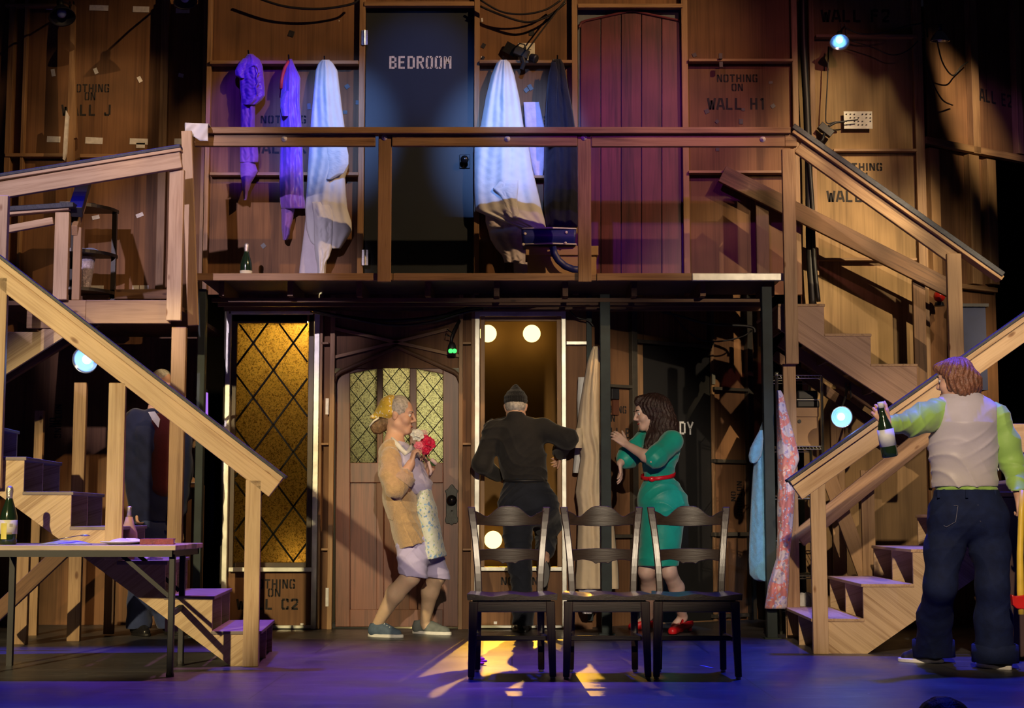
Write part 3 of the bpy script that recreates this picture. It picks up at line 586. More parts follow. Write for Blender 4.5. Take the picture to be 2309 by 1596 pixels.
# left landing with its guard rail
ll = thing('stair_landing', 'wooden stair landing at upper left with pale guard rails and posts', 'landing', W(300, 728, 10.3))
dl = 10.3
zl = W(300, 676, dl).z
MB().box(W(-60, 700, dl).x, W(386, 700, dl).x, dl+.04, 12.2, zl-.03, zl).build('deck', DARKW, ll)
plank(193, 676, 383, 729, dl, .04, PINE2, ll, 'beam'); plank(60, 676, 193, 740, dl+.005, .04, PINE2, ll, 'beam')
plank(186, 652, 385, 674, 11.9, .04, DARKW, ll, 'kick_board')
plank(378, 382, 411, 722, dl-.045, .045, PINE, ll, 'post'); plank(379, 737, 412, 1424, dl+.06, .05, PINE2, ll, 'leg')
plank(121, 478, 153, 675, dl-.04, .04, PINE, ll, 'post'); plank(163, 512, 181, 676, dl+.02, .04, PINE2, ll, 'post')
slope(-30, 435, 409, 361, 38, dl-.06, .045, PINE, ll, 'guard_rail', dl-.06); slope(-30, 409, 410, 339, 8, dl-.06, .08, PINE, ll, 'rail_cap'); slope(-30, 403, 409, 332, 8, dl-.06, .09, CAPB, ll, 'grip_strip')
slope(8, 519, 121, 498, 17, dl-.03, .04, PINE, ll, 'guard_rail'); slope(0, 484, 158, 470, 9, dl-.03, .07, PINE, ll, 'rail_cap'); slope(0, 475, 170, 464, 12, dl-.03, .1, CAPB, ll, 'grip_strip')
slope(170, 478, 195, 395, 24, dl+.0, .09, BLACKP, ll, 'grip_strip', 11.2)
slope(168, 520, 192, 440, 24, dl+.0, .04, PINE2, ll, 'return_rail', 11.0)
slope(425, 300, 437, 735, 26, dl+.3, .035, PINE, ll, 'corner_board') if False else None
a, b_ = W(421, 296, 10.72), W(436, 734, 10.72); MB().beam(a, b_, .035, 24*10.72/F, (1, 0, 0)).build('corner_board', PINE, ll, bevel=.004)
# left upper flight below the landing
saw([(200, 728), (120, 728), (85, 748), (-40, 748), (-40, 865), (0, 852), (140, 762)], dl+.02, .03, FIRPLY, ll, 'stringer', .6)
slope(-30, 870, 215, 720, 36, dl+.3, .05, DARKW, ll, 'carriage')
# posts and braces under the left stairs
sp = thing('stair_support', 'upright lumber posts and slanted brace under the left staircase', 'support', G(175, 1446))
plank(158, 862, 187, 1446, G(172, 1446).y, .045, PINE2, sp, 'post'); plank(30, 1238, 62, 1453, G(46, 1453).y, .05, PINE2, sp, 'post')
plank(-12, 440, 8, 1010, 9.6, .05, PINE, sp, 'post')
slope(-20, 1395, 150, 1235, 34, 9.95, .045, DARKW, sp, 'brace')
plank(240, 862, 262, 1430, 11.2, .045, DARKW, sp, 'post'); plank(70, 925, 90, 1440, 11.2, .045, PINE2, sp, 'post')
# ================================================================== FURNITURE AND PROPS
def cloth(name, col, rough=.85, var=.12, scale=14, bump=.35, bscale=60, sheen=.2, col2=None, pat=None):
    m, nt, b = newmat(name); tc = nd(nt, 'TexCoord')
    n = nd(nt, 'TexNoise', Scale=float(scale), Detail=3.0); lk(nt, tc.outputs['Object'], n.inputs['Vector'])
    st = [(.3, tuple(c*(1-var) for c in col)), (.7, tuple(min(1, c*(1+var)) for c in col))]
    r = ramp(nt, st); lk(nt, n.outputs[0], r.inputs[0]); out = r.outputs[0]
    if pat:                                          # printed flowers: cells of other colours
        wn = nd(nt, 'TexNoise', Scale=22.0, Detail=2.0); lk(nt, tc.outputs['Object'], wn.inputs['Vector']); wm = nd(nt, 'MixRGB', blend_type='ADD'); wm.inputs[0].default_value = .055; lk(nt, tc.outputs['Object'], wm.inputs[1]); lk(nt, wn.outputs['Color'], wm.inputs[2])
        for sc_, th, cc in pat:
            v = nd(nt, 'TexVoronoi', Scale=float(sc_)); lk(nt, wm.outputs[0], v.inputs['Vector'])
            rr = ramp(nt, [(th*.92, (1, 1, 1)), (th, (0, 0, 0))]); lk(nt, v.outputs['Distance'], rr.inputs[0])
            mx = nd(nt, 'MixRGB'); lk(nt, rr.outputs[0], mx.inputs[0]); lk(nt, out, mx.inputs[1]); mx.inputs[2].default_value = tuple(cc)+(1,); out = mx.outputs[0]
    lk(nt, out, b.inputs['Base Color']); b.inputs['Roughness'].default_value = rough; b.inputs['Sheen Weight'].default_value = sheen
    b.inputs['Specular IOR Level'].default_value = .25
    n2 = nd(nt, 'TexNoise', Scale=float(bscale), Detail=4.0); lk(nt, tc.outputs['Object'], n2.inputs['Vector'])
    bp = nd(nt, 'Bump', Strength=bump, Distance=.006); lk(nt, n2.outputs[0], bp.inputs['Height']); lk(nt, bp.outputs[0], b.inputs['Normal'])
    return m
# --- three chairs
def make_chair(label):
    t = thing('dining_chair', label, 'chair', (0, 0, 0), 0, None)
    w, wb_, D = .225, .185, .40                      # local: front at y=0, back at y=D
    def leg(xb, yb, xt, yt, zt, s0, s1):
        m = MB(); q = []
        for (x, y, z, s) in ((xb, yb, .012, s0), (xt, yt, zt, s1)): q += [Vector((x-s, y-s, z)), Vector((x+s, y-s, z)), Vector((x+s, y+s, z)), Vector((x-s, y+s, z))]
        g = [Vector((p.z, p.x, p.y)) for p in q]
        m.add(q, [(0, 3, 2, 1), (4, 5, 6, 7), (0, 1, 5, 4), (1, 2, 6, 5), (2, 3, 7, 6), (3, 0, 4, 7)], g)
        o = m.build('leg', CHAIRW, t, bevel=.004)
        MB().lathe([(.012, 0), (.014, .006), (.010, .014)], (xb, yb, 0), (0, 0, 1), 12).build('glide', plain('nylon_glide', (.6, .58, .52), .5) if 'nylon_glide' not in bpy.data.materials else bpy.data.materials['nylon_glide'], o)
    leg(-w+.012, .03, -w+.025, .03, .40, .017, .024); leg(w-.012, .03, w-.025, .03, .40, .017, .024)
    leg(-wb_+.01, D+.02, -wb_+.015, D-.02, .42, .017, .02); leg(wb_-.01, D+.02, wb_-.015, D-.02, .42, .017, .02)
    P = []                                           # saddle seat
    for j in range(15):
        row = []; y = -.012+(D+.012)*j/14; hw = w+.012+(wb_+.012-w)*j/14*.9
        for i in range(25):
            s = -1+2*i/24; x = s*hw; dip = .014*math.exp(-((abs(s)-.42)/.26)**2)*(1-abs(j/14-.45)*1.0); fr = .004*math.cos(s*math.pi*2)*(1-j/14)
            row.append(Vector((x, y, .437-dip+fr*.8)))
        P.append(row)
    bot = [[Vector((p.x*.985, p.y, .408)) for p in r] for r in P]
    m = MB(); m.grid(P); m.grid([r[::-1] for r in bot])
    def strip(a, b_):
        m.add(a+b_, [(i, i+1, len(a)+i+1, len(a)+i) for i in range(len(a)-1)])
    strip(bot[0], P[0]); strip(P[-1], bot[-1]); strip([r[0] for r in P], [r[0] for r in bot]); strip([r[-1] for r in bot], [r[-1] for r in P])
    m.g = [Vector((p.y, p.x, p.z)) for p in m.v]; m.build('seat', CHAIRW, t, True)
    m = MB(); m.box(-w+.03, w-.03, .015, .035, .345, .405); m.box(-wb_+.02, wb_-.02, D-.03, D-.01, .345, .405); t1 = m
    for s in (-1, 1): m.beam((s*(w-.028), .04, .375), (s*(wb_-.015), D-.03, .375), .02, .06)
    m.build('apron', CHAIRW, t, bevel=.003)
    m = MB(); 
    for s in (-1, 1): m.beam((s*(w-.02), .04, .20), (s*(wb_-.012), D, .20), .018, .026)
    m.beam((-w+.03, .17, .20), (w-.03, .17, .20), .02, .026); m.build('stretcher', CHAIRW, t, bevel=.003)
    for s in (-1, 1):                                # raked back posts
        pts = []
        for k in range(13): t_ = k/12; pts.append((wb_-.018+.042*t_**1.6, D-.005+.072*t_**2.0, .41+.485*t_-(.0 if k < 12 else 0)))
        m = MB(); q = []; g = []; NP = 12
        for k, (x, y, z) in enumerate(pts):
            sx = .019+.002*(k > 9); sy = .017-.0005*k
            for (i, j) in ((-1, -1), (1, -1), (1, 1), (-1, 1)): q.append(Vector((s*x+i*sx, y+j*sy, z))); g.append(Vector((z, q[-1].x, q[-1].y)))
        fs = [(0, 3, 2, 1), (NP*4, NP*4+1, NP*4+2, NP*4+3)]+[(k*4+i, k*4+(i+1) % 4, k*4+4+(i+1) % 4, k*4+4+i) for k in range(NP) for i in range(4)]
        m.add(q, fs, g); m.build('back_post', CHAIRW, t, bevel=.005)
    def slat(top, botf, y, curve, name):
        N = 48; xs = [-1+2*i/N for i in range(N+1)]; hw = wb_+.012; m = MB(); A_ = []
        for off in (0, .018):
            for fn in (botf, top): A_.append([Vector((s*hw, y+off+curve*(1-s*s), fn(s))) for s in xs])
        n1 = N+1; vs = A_[0]+A_[1]+A_[2]+A_[3]; fs = []
        for i in range(N): fs += [(i, i+1, n1+i+1, n1+i), (2*n1+i+1, 2*n1+i, 3*n1+i, 3*n1+i+1), (n1+i, n1+i+1, 3*n1+i+1, 3*n1+i), (i+1, i, 2*n1+i, 2*n1+i+1)]
        fs += [(0, n1, 3*n1, 2*n1), (N, 2*n1+N, 3*n1+N, n1+N)]
        m.add(vs, fs); o = m.build(name, CHAIRW, t, False, .003)
    slat(lambda s: .856+.044*math.exp(-(s/.42)**4)+.020*max(0, abs(s)-.72)/.28-.014*math.exp(-((abs(s)-.62)/.12)**2), lambda s: .792-.004*math.cos(s*3), D+.046, .04, 'crest_rail')
    slat(lambda s: .664+.004*math.cos(s*3), lambda s: .602-.014*math.exp(-(s/.28)**2)-.009*math.exp(-((abs(s)-.18)/.05)**2)+.008*math.exp(-((abs(s)-.55)/.2)**2)-.006*abs(s), D+.006, .036, 'back_slat')
    return t
ch = make_chair('dark wooden chair, leftmost of the three in a row, before the climbing man')
c0 = [ch, copy_tree(ch), copy_tree(ch)]
for o, (u, rz, lab) in zip(c0, [(1155, .04, None), (1369, 0, 'dark wooden chair in the middle of the row of three'), (1572, -.03, 'dark wooden chair, rightmost of the three in a row, before the woman in green')]):
    g = G(u, 1531); o.location = (g.x, g.y-.03, 0); o.rotation_euler = (0, 0, rz); o['group'] = 'dark chairs at the front of the stage'
    if lab: o['label'] = lab
# --- folding table at left
fl = G(386, 1526).y; bl = fl+.62; tz = .705
xr_ = W(443, 1215, bl).x; xl_ = W(-70, 1230, fl).x
tb = thing('folding_table', 'narrow folding table with worn wood top and black steel legs at front left', 'table', (xr_-.8, fl+.3, 0))
m = MB(); zt = W(200, 1229, fl-.05).z
xr_ = W(401, 1220, fl).x
m.box(xl_, xr_, fl-.05, bl+.06, zt-.028, zt, 0, 'x'); m.build('tabletop', grainmat('worn_table_top', (.46, .36, .27), (.60, .48, .38), (.25, .17, .12), .8, 18, .5, 0, .2, .35), tb, bevel=.004)
m = MB(); m.box(xl_, xr_-.02, fl-.045, fl-.015, zt-.062, zt-.028); m.box(xl_, xr_-.02, bl+.02, bl+.05, zt-.062, zt-.028); m.box(xr_-.05, xr_-.02, fl-.04, bl+.05, zt-.062, zt-.028); m.build('apron', BLACKP, tb)
for y, u in ((fl, 386), (bl, 404)):
    x = W(386, 1400, fl).x if y == fl else W(409, 1400, bl).x
    m = MB(); m.box(x-.016, x+.016, y-.016, y+.016, 0.012, zt-.05); l_ = m.build('leg', BLACKP, tb, bevel=.004)
    MB().lathe([(.022, 0), (.022, .012), (.017, .03)], (x, y, 0), (0, 0, 1), 12).build('foot_cap', CABLE, l_)
    m = MB(); m.beam((x-.28, y+.02, zt-.05), (x-.02, y+.02, zt-.27), .008, .022); m.build('folding_brace', BLACKP, tb)
x = W(386, 1400, fl).x; MB().beam((x, fl, .33), (W(409, 1400, bl).x, bl, .33), .02, .03).build('cross_bar', BLKSTEEL, tb)
for y in (fl, bl):
    x = xl_+.04; MB().box(x-.016, x+.016, y-.016, y+.016, 0, zt-.05).build('leg', BLACKP, tb)
# --- champagne bottles
GLASSB = plain('dark_green_glass', (.012, .028, .014), .12, 0, .1, 4, spec=.8)
FOIL = plain('silver_foil', (.62, .58, .52), .3, .75, .25, 60, .3)
LABEL = plain('cream_label', (.70, .66, .50), .7, 0, .06, 20)
def bottle(p, h, label, group=None, rot=None, foil=True, lab=(.27, .55), labmat=None):
    k = h/.30; t = thing('champagne_bottle' if foil else 'wine_bottle', label, 'bottle', p, 0, group)
    prof = [(.036, 0), (.043, .004), (.0435, .03), (.0435, .12), (.042, .145), (.034, .18), (.022, .215), (.0155, .24), (.0145, .283)]
    Mx = WM[t.name]@(rot or Matrix())
    b = xf(MB().lathe([(r*k, z*k) for r, z in prof], (0, 0, 0), (0, 0, 1), 28), Mx).build('body', GLASSB, t, True)
    if foil: xf(MB().lathe([(.0165*k, .222*k), (.0162*k, .25*k), (.0175*k, .262*k), (.0185*k, .275*k), (.017*k, .29*k), (.010*k, .30*k), (0, .301*k)], (0, 0, 0), (0, 0, 1), 20), Mx).build('foil_neck', FOIL, t, True)
    else: xf(MB().lathe([(.0175*k, .268*k), (.0175*k, .30*k), (.012*k, .301*k)], (0, 0, 0), (0, 0, 1), 16), Mx).build('rim', labmat or FOIL, t, True)
    l = xf(MB().lathe([(.0437*k, lab[0]*.2*k), (.0444*k, lab[0]*.2*k), (.0444*k, lab[1]*.23*k), (.0437*k, lab[1]*.23*k)], (0, 0, 0), (0, 0, 1), 28), Mx).build('label', labmat or LABEL, t, True)
    return t, l, Mx
bt, bl_, Mx = bottle(Vector((W(18, 1224, fl+.12).x, fl+.12, zt)), .315, 'champagne bottle with silver foil and cream label on the folding table')
m = MB()
for i in range(9):
    a = -math.pi/2-.25+i*.05; m.box(0, 0, 0, 0, 0, 0) if False else None
k = 1.05
def on_label(x, z, wd, ht, mat, parent, M, kk=1.05, nm='label_print'):
    m = MB(); n_ = 6; q0 = []; q1 = []
    for i in range(n_+1):
        a = -math.pi/2+(x+wd*(i/n_-.5))/.0447/kk; r = .0447*kk; q0.append(M@Vector((r*math.cos(a), r*math.sin(a), z))); q1.append(M@Vector((r*math.cos(a), r*math.sin(a), z+ht)))
    m.grid([q0, q1]); return m.build(nm, mat, parent)
on_label(-.012, .03, .035, .085, plain('yellow_label_panel', (.70, .60, .12), .6), bl_, Mx); on_label(.028, .095, .018, .018, plain('label_seal', (.45, .42, .3), .6), bl_, Mx)
on_label(.018, .055, .03, .010, plain('label_script', (.30, .24, .12), .6), bl_, Mx)
bottle(Vector((W(555, 600, 11.45).x, 11.45, ZD)), .31, 'small dark champagne bottle standing on the balcony floor', None, None, True, (.1, .42))
# --- plates, napkins and a red box on the table
CHINA = plain('white_china', (.72, .74, .76), .2, 0, .04, 8)
def plate(p, r, label, group=None, mat=CHINA):
    t = MB().lathe([(r*.55, 0), (r*.6, .003), (r*.95, .012), (r, .015), (r*.97, .018), (r*.62, .008), (0, .006)], p, (0, 0, 1), 36).build('plate', mat, None, True); return tag(t, label, 'plate', group)
for i, (u, o_, z_) in enumerate([(272, .18, 0), (300, .28, 0)]):
    plate((W(u, 1215, fl+o_).x, fl+o_, zt), .11 if i == 0 else .10, ['white plate with blue napkin, nearest the front edge of the folding table', 'white plate behind the nearer plate on the folding table'][i])
NAP = cloth('blue_napkin', (.30, .34, .50), .9, .2, 20, .5, 80)
NAP2 = cloth('white_napkin', (.66, .66, .70), .9, .1, 20, .5, 80)
def crumple(c, rx, ry, h, mat, name, label, cat, seed, group=None):
    c = Vector(c); rs = random.Random(seed); ph = [rs.uniform(0, 6) for _ in range(6)]; P = []
    for j in range(13):
        row = []; rr = j/12
        for i in range(36):
            a = 2*math.pi*i/36; R_ = rr*(1+.18*math.sin(3*a+ph[0])+.12*math.sin(5*a+ph[1])+.08*math.sin(9*a+ph[4])*rr)
            z = h*(1-rr**2.5)*(.75+.25*math.sin(4*a+ph[2])*rr+.2*math.sin(7*a+ph[3])*rr)+.002
            row.append(c+Vector((rx*R_*math.cos(a), ry*R_*math.sin(a), z)))
        P.append(row)
    o = MB().grid(P, closed=True).build(name, mat, None, True, solid=.003); return tag(o, label, cat, group)
crumple((W(284, 1212, fl+.2).x, fl+.2, zt+.012), .09, .07, .022, NAP2, 'napkin', 'crumpled pale napkin lying on the white plates on the table', 'napkin', 3)
np_ = crumple((W(160, 1217, fl+.2).x, fl+.16, zt), .12, .08, .024, NAP, 'napkin', 'crumpled blue napkin between the bottle and the plates on the table', 'napkin', 5)
c = Vector((W(165, 1217, fl+.1).x, fl+.04, zt+.038)); m = MB(); m.beam(c+Vector((-.09, 0, -.012)), c+Vector((.05, .01, .012)), .012, .004); m.sphere(c+Vector((.075, .012, .012)), (.03, .02, .005)); tag(m.build('spoon', plain('steel_spoon', (.3, .3, .33), .25, .9), None, True), 'dark metal spoon lying on the crumpled blue napkin', 'spoon')
cb = Vector((W(361, 1212, fl+.25).x, fl+.2, zt))
t = thing('red_book', 'small dark red book lying at the end of the folding table', 'book', cb, .12)
M = WM[t.name]; xf(MB().box(-.085, .085, -.06, .06, .002, .028), M).build('pages', PAPER, t); REDC = plain('dark_red_leather', (.22, .035, .04), .5, 0, .3, 30, .2)
m = MB(); m.box(-.09, .09, -.066, .066, .026, .031); m.box(-.09, .09, -.066, .066, 0, .004); m.box(-.09, .09, -.068, -.060, 0, .031); xf(m, M).build('cover', REDC, t, bevel=.002)
# --- hung clothes
def drape(name, rows, d, mat, parent=None, bulge=.05, amp=.012, nf=4.0, seed=1, top=.25, cols=48, nrow=70, skew=0.0, wob=.004, solid=.004):
    wob *= .2 if nf <= 3 else 1
    rs = random.Random(seed); ph = rs.uniform(0, 6); ph2 = rs.uniform(0, 6); P = []; v0, v1 = rows[0][0], rows[-1][0]
    jit = [rs.uniform(-.12, .12) for _ in range(12)]
    for j in range(nrow+1):
        v = v0+(v1-v0)*j/nrow
        for k in range(len(rows)-1):
            if rows[k][0] <= v <= rows[k+1][0]: break
        f = (v-rows[k][0])/max(1e-6, rows[k+1][0]-rows[k][0]); ul = rows[k][1]+(rows[k+1][1]-rows[k][1])*f; ur = rows[k][2]+(rows[k+1][2]-rows[k][2])*f
        g = min(1, (j/nrow)/max(top, .01)); row = []
        for i in range(cols+1):
            s = -1+2*i/cols; u = (ul+ur)/2+s*(ur-ul)/2
            q = s*nf*.62*math.pi/2+ph+skew*j/nrow+.5*math.sin(j*.05+ph2)
            y = bulge*math.sqrt(max(0, 1-s*s))*(.5+.5*g)+.45*amp*(.45+.55*g)*(math.sin(q)+.5*math.sin(2.3*q+ph2+1.1*math.sin(j*.09)))*(1-s*s)**.25
            y += .6*wob*(math.sin(j*.55+s*5+ph2)+math.sin(j*.31-s*9+ph)+.7*math.sin(j*1.3+3*math.sin(s*6+j*.1)))*(1-s*s)**.3*g
            row.append(W(u, v, d-max(y, -.012)))
        P.append(row)
    return MB().grid([r[::-1] for r in P]).build(name, mat, parent, True, solid=solid)
VIO = cloth('violet_satin', (.20, .08, .60), .34, .15, 10, .3, 40, .4); VIO2 = cloth('violet_jersey', (.24, .11, .52), .6, .1, 10, .3, 50)
SHEET = cloth('white_cotton_sheet', (.70, .72, .78), .85, .05, 8, .35, 26, .3); SHEETL = cloth('pale_lining', (.60, .56, .64), .85, .06, 8, .3, 30)
NAVY = cloth('navy_wool', (.006, .009, .026), .8, .25, 10, .3, 40); REDT = plain('red_trim', (.55, .05, .04), .6)
g1 = thing('hanging_dress', 'violet dress hanging leftmost on the balcony wall', 'dress', W(565, 180, DW-.06))
drape('bodice', [(122, 559, 570), (135, 549, 586), (150, 541, 592), (170, 540, 594), (200, 541, 597), (216, 543, 597), (226, 545, 590), (236, 545, 578)], DW-.08, VIO, g1, .075, .016, 5, 3, .2)
drape('sleeve', [(132, 548, 562), (146, 537, 560), (160, 530, 556), (170, 531, 552), (176, 540, 552)], DW-.10, VIO, g1, .05, .008, 2, 4)
drape('skirt', [(180, 545, 578), (235, 543, 575), (285, 543, 575), (330, 541, 581), (352, 541, 583), (366, 541, 582)], DW-.07, VIO2, g1, .06, .016, 4, 6, .1)
drape('hem', [(360, 542, 572), (375, 542, 577), (386, 542, 581), (396, 543, 576), (412, 545, 566), (426, 546, 562), (432, 549, 559), (440, 549, 558), (451, 550, 556)], DW-.085, VIO2, g1, .04, .010, 3, 8, .1)
m = MB(); m.tube([W(u, v, DW-.17) for u, v in [(568, 150), (573, 146), (580, 150), (583, 160), (578, 172), (582, 186), (577, 196), (580, 212)]], .006, 8); m.build('ribbon', VIO, g1, True)
g2 = thing('hanging_robe', 'violet robe with a red edge hanging between dress and white sheet', 'robe', W(655, 200, DW-.06))
drape('body', [(133, 652, 658), (150, 644, 665), (175, 636, 677), (200, 634, 677), (230, 632, 676), (285, 632, 680), (330, 632, 682), (400, 630, 684), (440, 631, 685), (458, 632, 688), (470, 634, 688)], DW-.07, VIO, g2, .07, .018, 6, 11, .15)
drape('tail', [(440, 634, 662), (470, 634, 664), (495, 635, 660), (515, 635, 654), (528, 637, 653), (541, 638, 647)], DW-.06, VIO2, g2, .05, .012, 3, 12, .1)
drape('sleeve', [(205, 644, 652), (225, 634, 650), (240, 632, 648), (262, 636, 650)], DW-.135, VIO, g2, .03, .006, 2, 13)
m = MB(); m.tube([W(u, v, DW-.10) for u, v in [(652, 138), (643, 152), (638, 166), (635, 182), (634, 200)]], .014, 8); m.build('red_edge', REDT, g2, True)
g3 = thing('hanging_sheet', 'white sheet hanging left of the bedroom door', 'sheet', W(735, 200, DW-.06))
drape('under_layer', [(440, 692, 760), (480, 690, 764), (520, 686, 745), (560, 681, 740), (600, 676, 735), (640, 672, 733)], DW-.03, SHEETL, g3, .05, .01, 3, 15, .05)
drape('upper_layer', [(135, 727, 742), (143, 718, 751), (160, 712, 761), (200, 708, 766), (250, 703, 772), (285, 700, 777), (330, 697, 782), (360, 695, 786), (378, 694, 785), (400, 693, 778), (440, 690, 780), (470, 688, 783), (500, 690, 792), (520, 692, 793), (545, 700, 778), (560, 715, 768)], DW-.06, SHEET, g3, .10, .022, 6, 16, .2, 64, 110, 0, .0025)
drape('hanging_corner', [(455, 703, 745), (490, 708, 752), (530, 709, 750), (560, 710, 748), (580, 712, 742), (590, 714, 735), (600, 716, 732), (640, 717, 730)], DW-.135, SHEET, g3, .05, .014, 4, 17, .1, 40, 60, 0, .004)
drape('flap', [(332, 738, 782), (350, 738, 786), (370, 740, 786), (390, 737, 775), (404, 736, 748)], DW-.165, SHEET, g3, .02, .008, 3, 18, .1)
g4 = thing('hanging_sheet', 'large white dust sheet hanging right of the bedroom door', 'sheet', W(1135, 200, DW-.06))
drape('upper_layer', [(135, 1128, 1142), (142, 1120, 1150), (170, 1108, 1160), (220, 1095, 1171), (285, 1083, 1180), (330, 1069, 1192), (380, 1069, 1200), (420, 1069, 1210), (450, 1070, 1217), (475, 1072, 1223), (485, 1095, 1226), (500, 1130, 1230), (512, 1170, 1231), (518, 1195, 1229)], DW-.06, SHEET, g4, .11, .024, 7, 21, .2, 64, 110, .3, .0025)
drape('lower_layer', [(440, 1100, 1190), (470, 1095, 1200), (500, 1095, 1198), (520, 1101, 1192), (540, 1106, 1184), (560, 1118, 1182), (575, 1132, 1182), (585, 1136, 1183), (592, 1138, 1176)], DW-.05, SHEETL, g4, .07, .018, 5, 22, .1, 48, 70, .4, .004)
drape('fold', [(405, 1130, 1168), (425, 1112, 1168), (440, 1128, 1166), (460, 1138, 1166), (480, 1140, 1170), (492, 1150, 1168)], DW-.172, SHEET, g4, .02, .010, 3, 23, .1)
drape('floor_tail', [(555, 1160, 1192), (590, 1158, 1192), (640, 1160, 1200)], DW-.05, SHEETL, g4, .05, .012, 3, 24, .1)
g6 = thing('hanging_shirt', 'lavender shirt tail hanging behind the large dust sheet', 'shirt', W(1205, 300, DW-.03)); drape('body', [(230, 1180, 1215), (300, 1185, 1230), (360, 1195, 1228), (399, 1206, 1224)], DW-.025, cloth('lavender_cotton', (.55, .45, .62)), g6, .025, .008, 3, 26)
g5 = thing('hanging_coat', 'long black coat hanging beside the reddish door', 'coat', W(1255, 200, DW-.06))
drape('body', [(133, 1248, 1264), (145, 1243, 1271), (170, 1237, 1276), (200, 1233, 1281), (250, 1230, 1291), (285, 1229, 1296), (330, 1228, 1303), (400, 1227, 1305), (450, 1226, 1306), (480, 1228, 1306), (512, 1232, 1305)], DW-.07, NAVY, g5, .09, .022, 6, 27, .15)
drape('lapel', [(140, 1244, 1252), (165, 1240, 1258), (200, 1237, 1256), (260, 1236, 1254), (330, 1236, 1252)], DW-.155, NAVY, g5, .02, .005, 2, 28)
# hooks that carry them
for nm, u, v in [('dress', 565, 128), ('robe', 655, 138), ('sheet', 735, 141), ('sheet', 1135, 141), ('coat', 1256, 139)]:
    m = MB(); p = W(u, v, DW); m.tube([p, p+Vector((0, -.09, -.01)), p+Vector((0, -.11, .02))], .006); m.build('coat_hook', IRON, wb)
# lower hangings by the steel posts
BEIGE = cloth('beige_canvas', (.72, .58, .40), .85, .06, 6, .25, 40); WHT = cloth('white_shirt', (.66, .68, .70), .8)
l1 = thing('hanging_overcoat', 'long beige overcoat hanging left of the middle steel post', 'coat', W(1330, 900, 11.75))
drape('body', [(781, 1338, 1348), (792, 1333, 1352), (815, 1325, 1358), (860, 1317, 1360), (900, 1310, 1362), (950, 1303, 1364), (980, 1298, 1368), (1000, 1305, 1370), (1030, 1310, 1372), (1080, 1302, 1374), (1110, 1298, 1376), (1150, 1304, 1380), (1200, 1303, 1386), (1280, 1300, 1394), (1300, 1298, 1395), (1328, 1298, 1396)], 11.62, BEIGE, l1, .13, .026, 7, 31, .1, 60, 120)
drape('lining', [(1300, 1303, 1360), (1350, 1306, 1352), (1370, 1308, 1340), (1384, 1315, 1334)], 11.60, SHEETL, l1, .07, .014, 4, 32, .1)
drape('cuff', [(965, 1300, 1312), (985, 1296, 1314), (1010, 1297, 1312)], 11.5, BEIGE, l1, .03, .006, 2, 33)
l2 = thing('hanging_shirt', 'white shirt tail showing behind the beige overcoat', 'shirt', W(1305, 1000, 11.76)); drape('body', [(850, 1304, 1330), (900, 1302, 1330), (960, 1303, 1326), (1000, 1298, 1324), (1066, 1292, 1312)], 11.74, WHT, l2, .04, .01, 3, 34)
TOW = cloth('blue_towelling', (.16, .42, .72), .95, .1, 30, .8, 160, .6)
FLO = cloth('floral_silk', (.72, .27, .25), .55, .2, 5, .25, 30, .3, None, [(9, .46, (.66, .60, .70)), (30, .34, (.40, .36, .58)), (14, .22, (.85, .50, .40)), (36, .26, (.80, .74, .74))])
dt = G(1735, 1440).y
t1 = thing('hanging_bathrobe', 'pale blue towelling robe hanging left of the right steel post', 'robe', W(1712, 1100, dt+.12))
drape('body', [(945, 1722, 1728), (970, 1712, 1733), (1010, 1703, 1738), (1060, 1698, 1738), (1120, 1694, 1740), (1200, 1690, 1742), (1260, 1688, 1742), (1295, 1690, 1742), (1306, 1700, 1742), (1310, 1712, 1742)], dt+.14, TOW, t1, .08, .014, 4, 36, .1, 40, 90)
drape('sleeve', [(970, 1713, 1720), (990, 1702, 1722), (1010, 1692, 1720), (1028, 1688, 1716), (1040, 1690, 1708), (1044, 1694, 1702)], dt+.05, TOW, t1, .06, .008, 2, 37)
t2 = thing('hanging_robe', 'pink floral silk robe hanging right of the right steel post', 'robe', W(1770, 1100, dt+.12))
drape('body', [(880, 1753, 1760), (890, 1752, 1766), (930, 1751, 1776), (980, 1752, 1790), (1020, 1752, 1800), (1035, 1753, 1802), (1060, 1753, 1794), (1100, 1754, 1792), (1150, 1752, 1790), (1200, 1753, 1786), (1260, 1750, 1780), (1320, 1732, 1778), (1372, 1724, 1774)], 10.90, FLO, t2, .09, .02, 4, 38, .1, 44, 110)
# white cloth on the railing corner
rc = W(441, 286, 10.84); P = []
for j in range(14):
    row = []
    for i in range(16):
        s = i/15; u = 417+s*52; v0 = 277+s*2; lim = 300 if s < .1 else 294+24*min(1, s*1.5); v = v0+(lim-v0)*max(0, (j-4)/9)
        p = W(u, v, 10.76+.012*math.sin(s*9+j*.5)); 
        if j < 4: p = p+Vector((0, .10*(4-j)/4, .004))
        row.append(p)
    P.append(row)
tag(MB().grid([r[::-1] for r in P]).build('white_cloth', SHEET, None, True, solid=.004), 'white cloth draped over the left corner of the balcony railing', 'cloth')
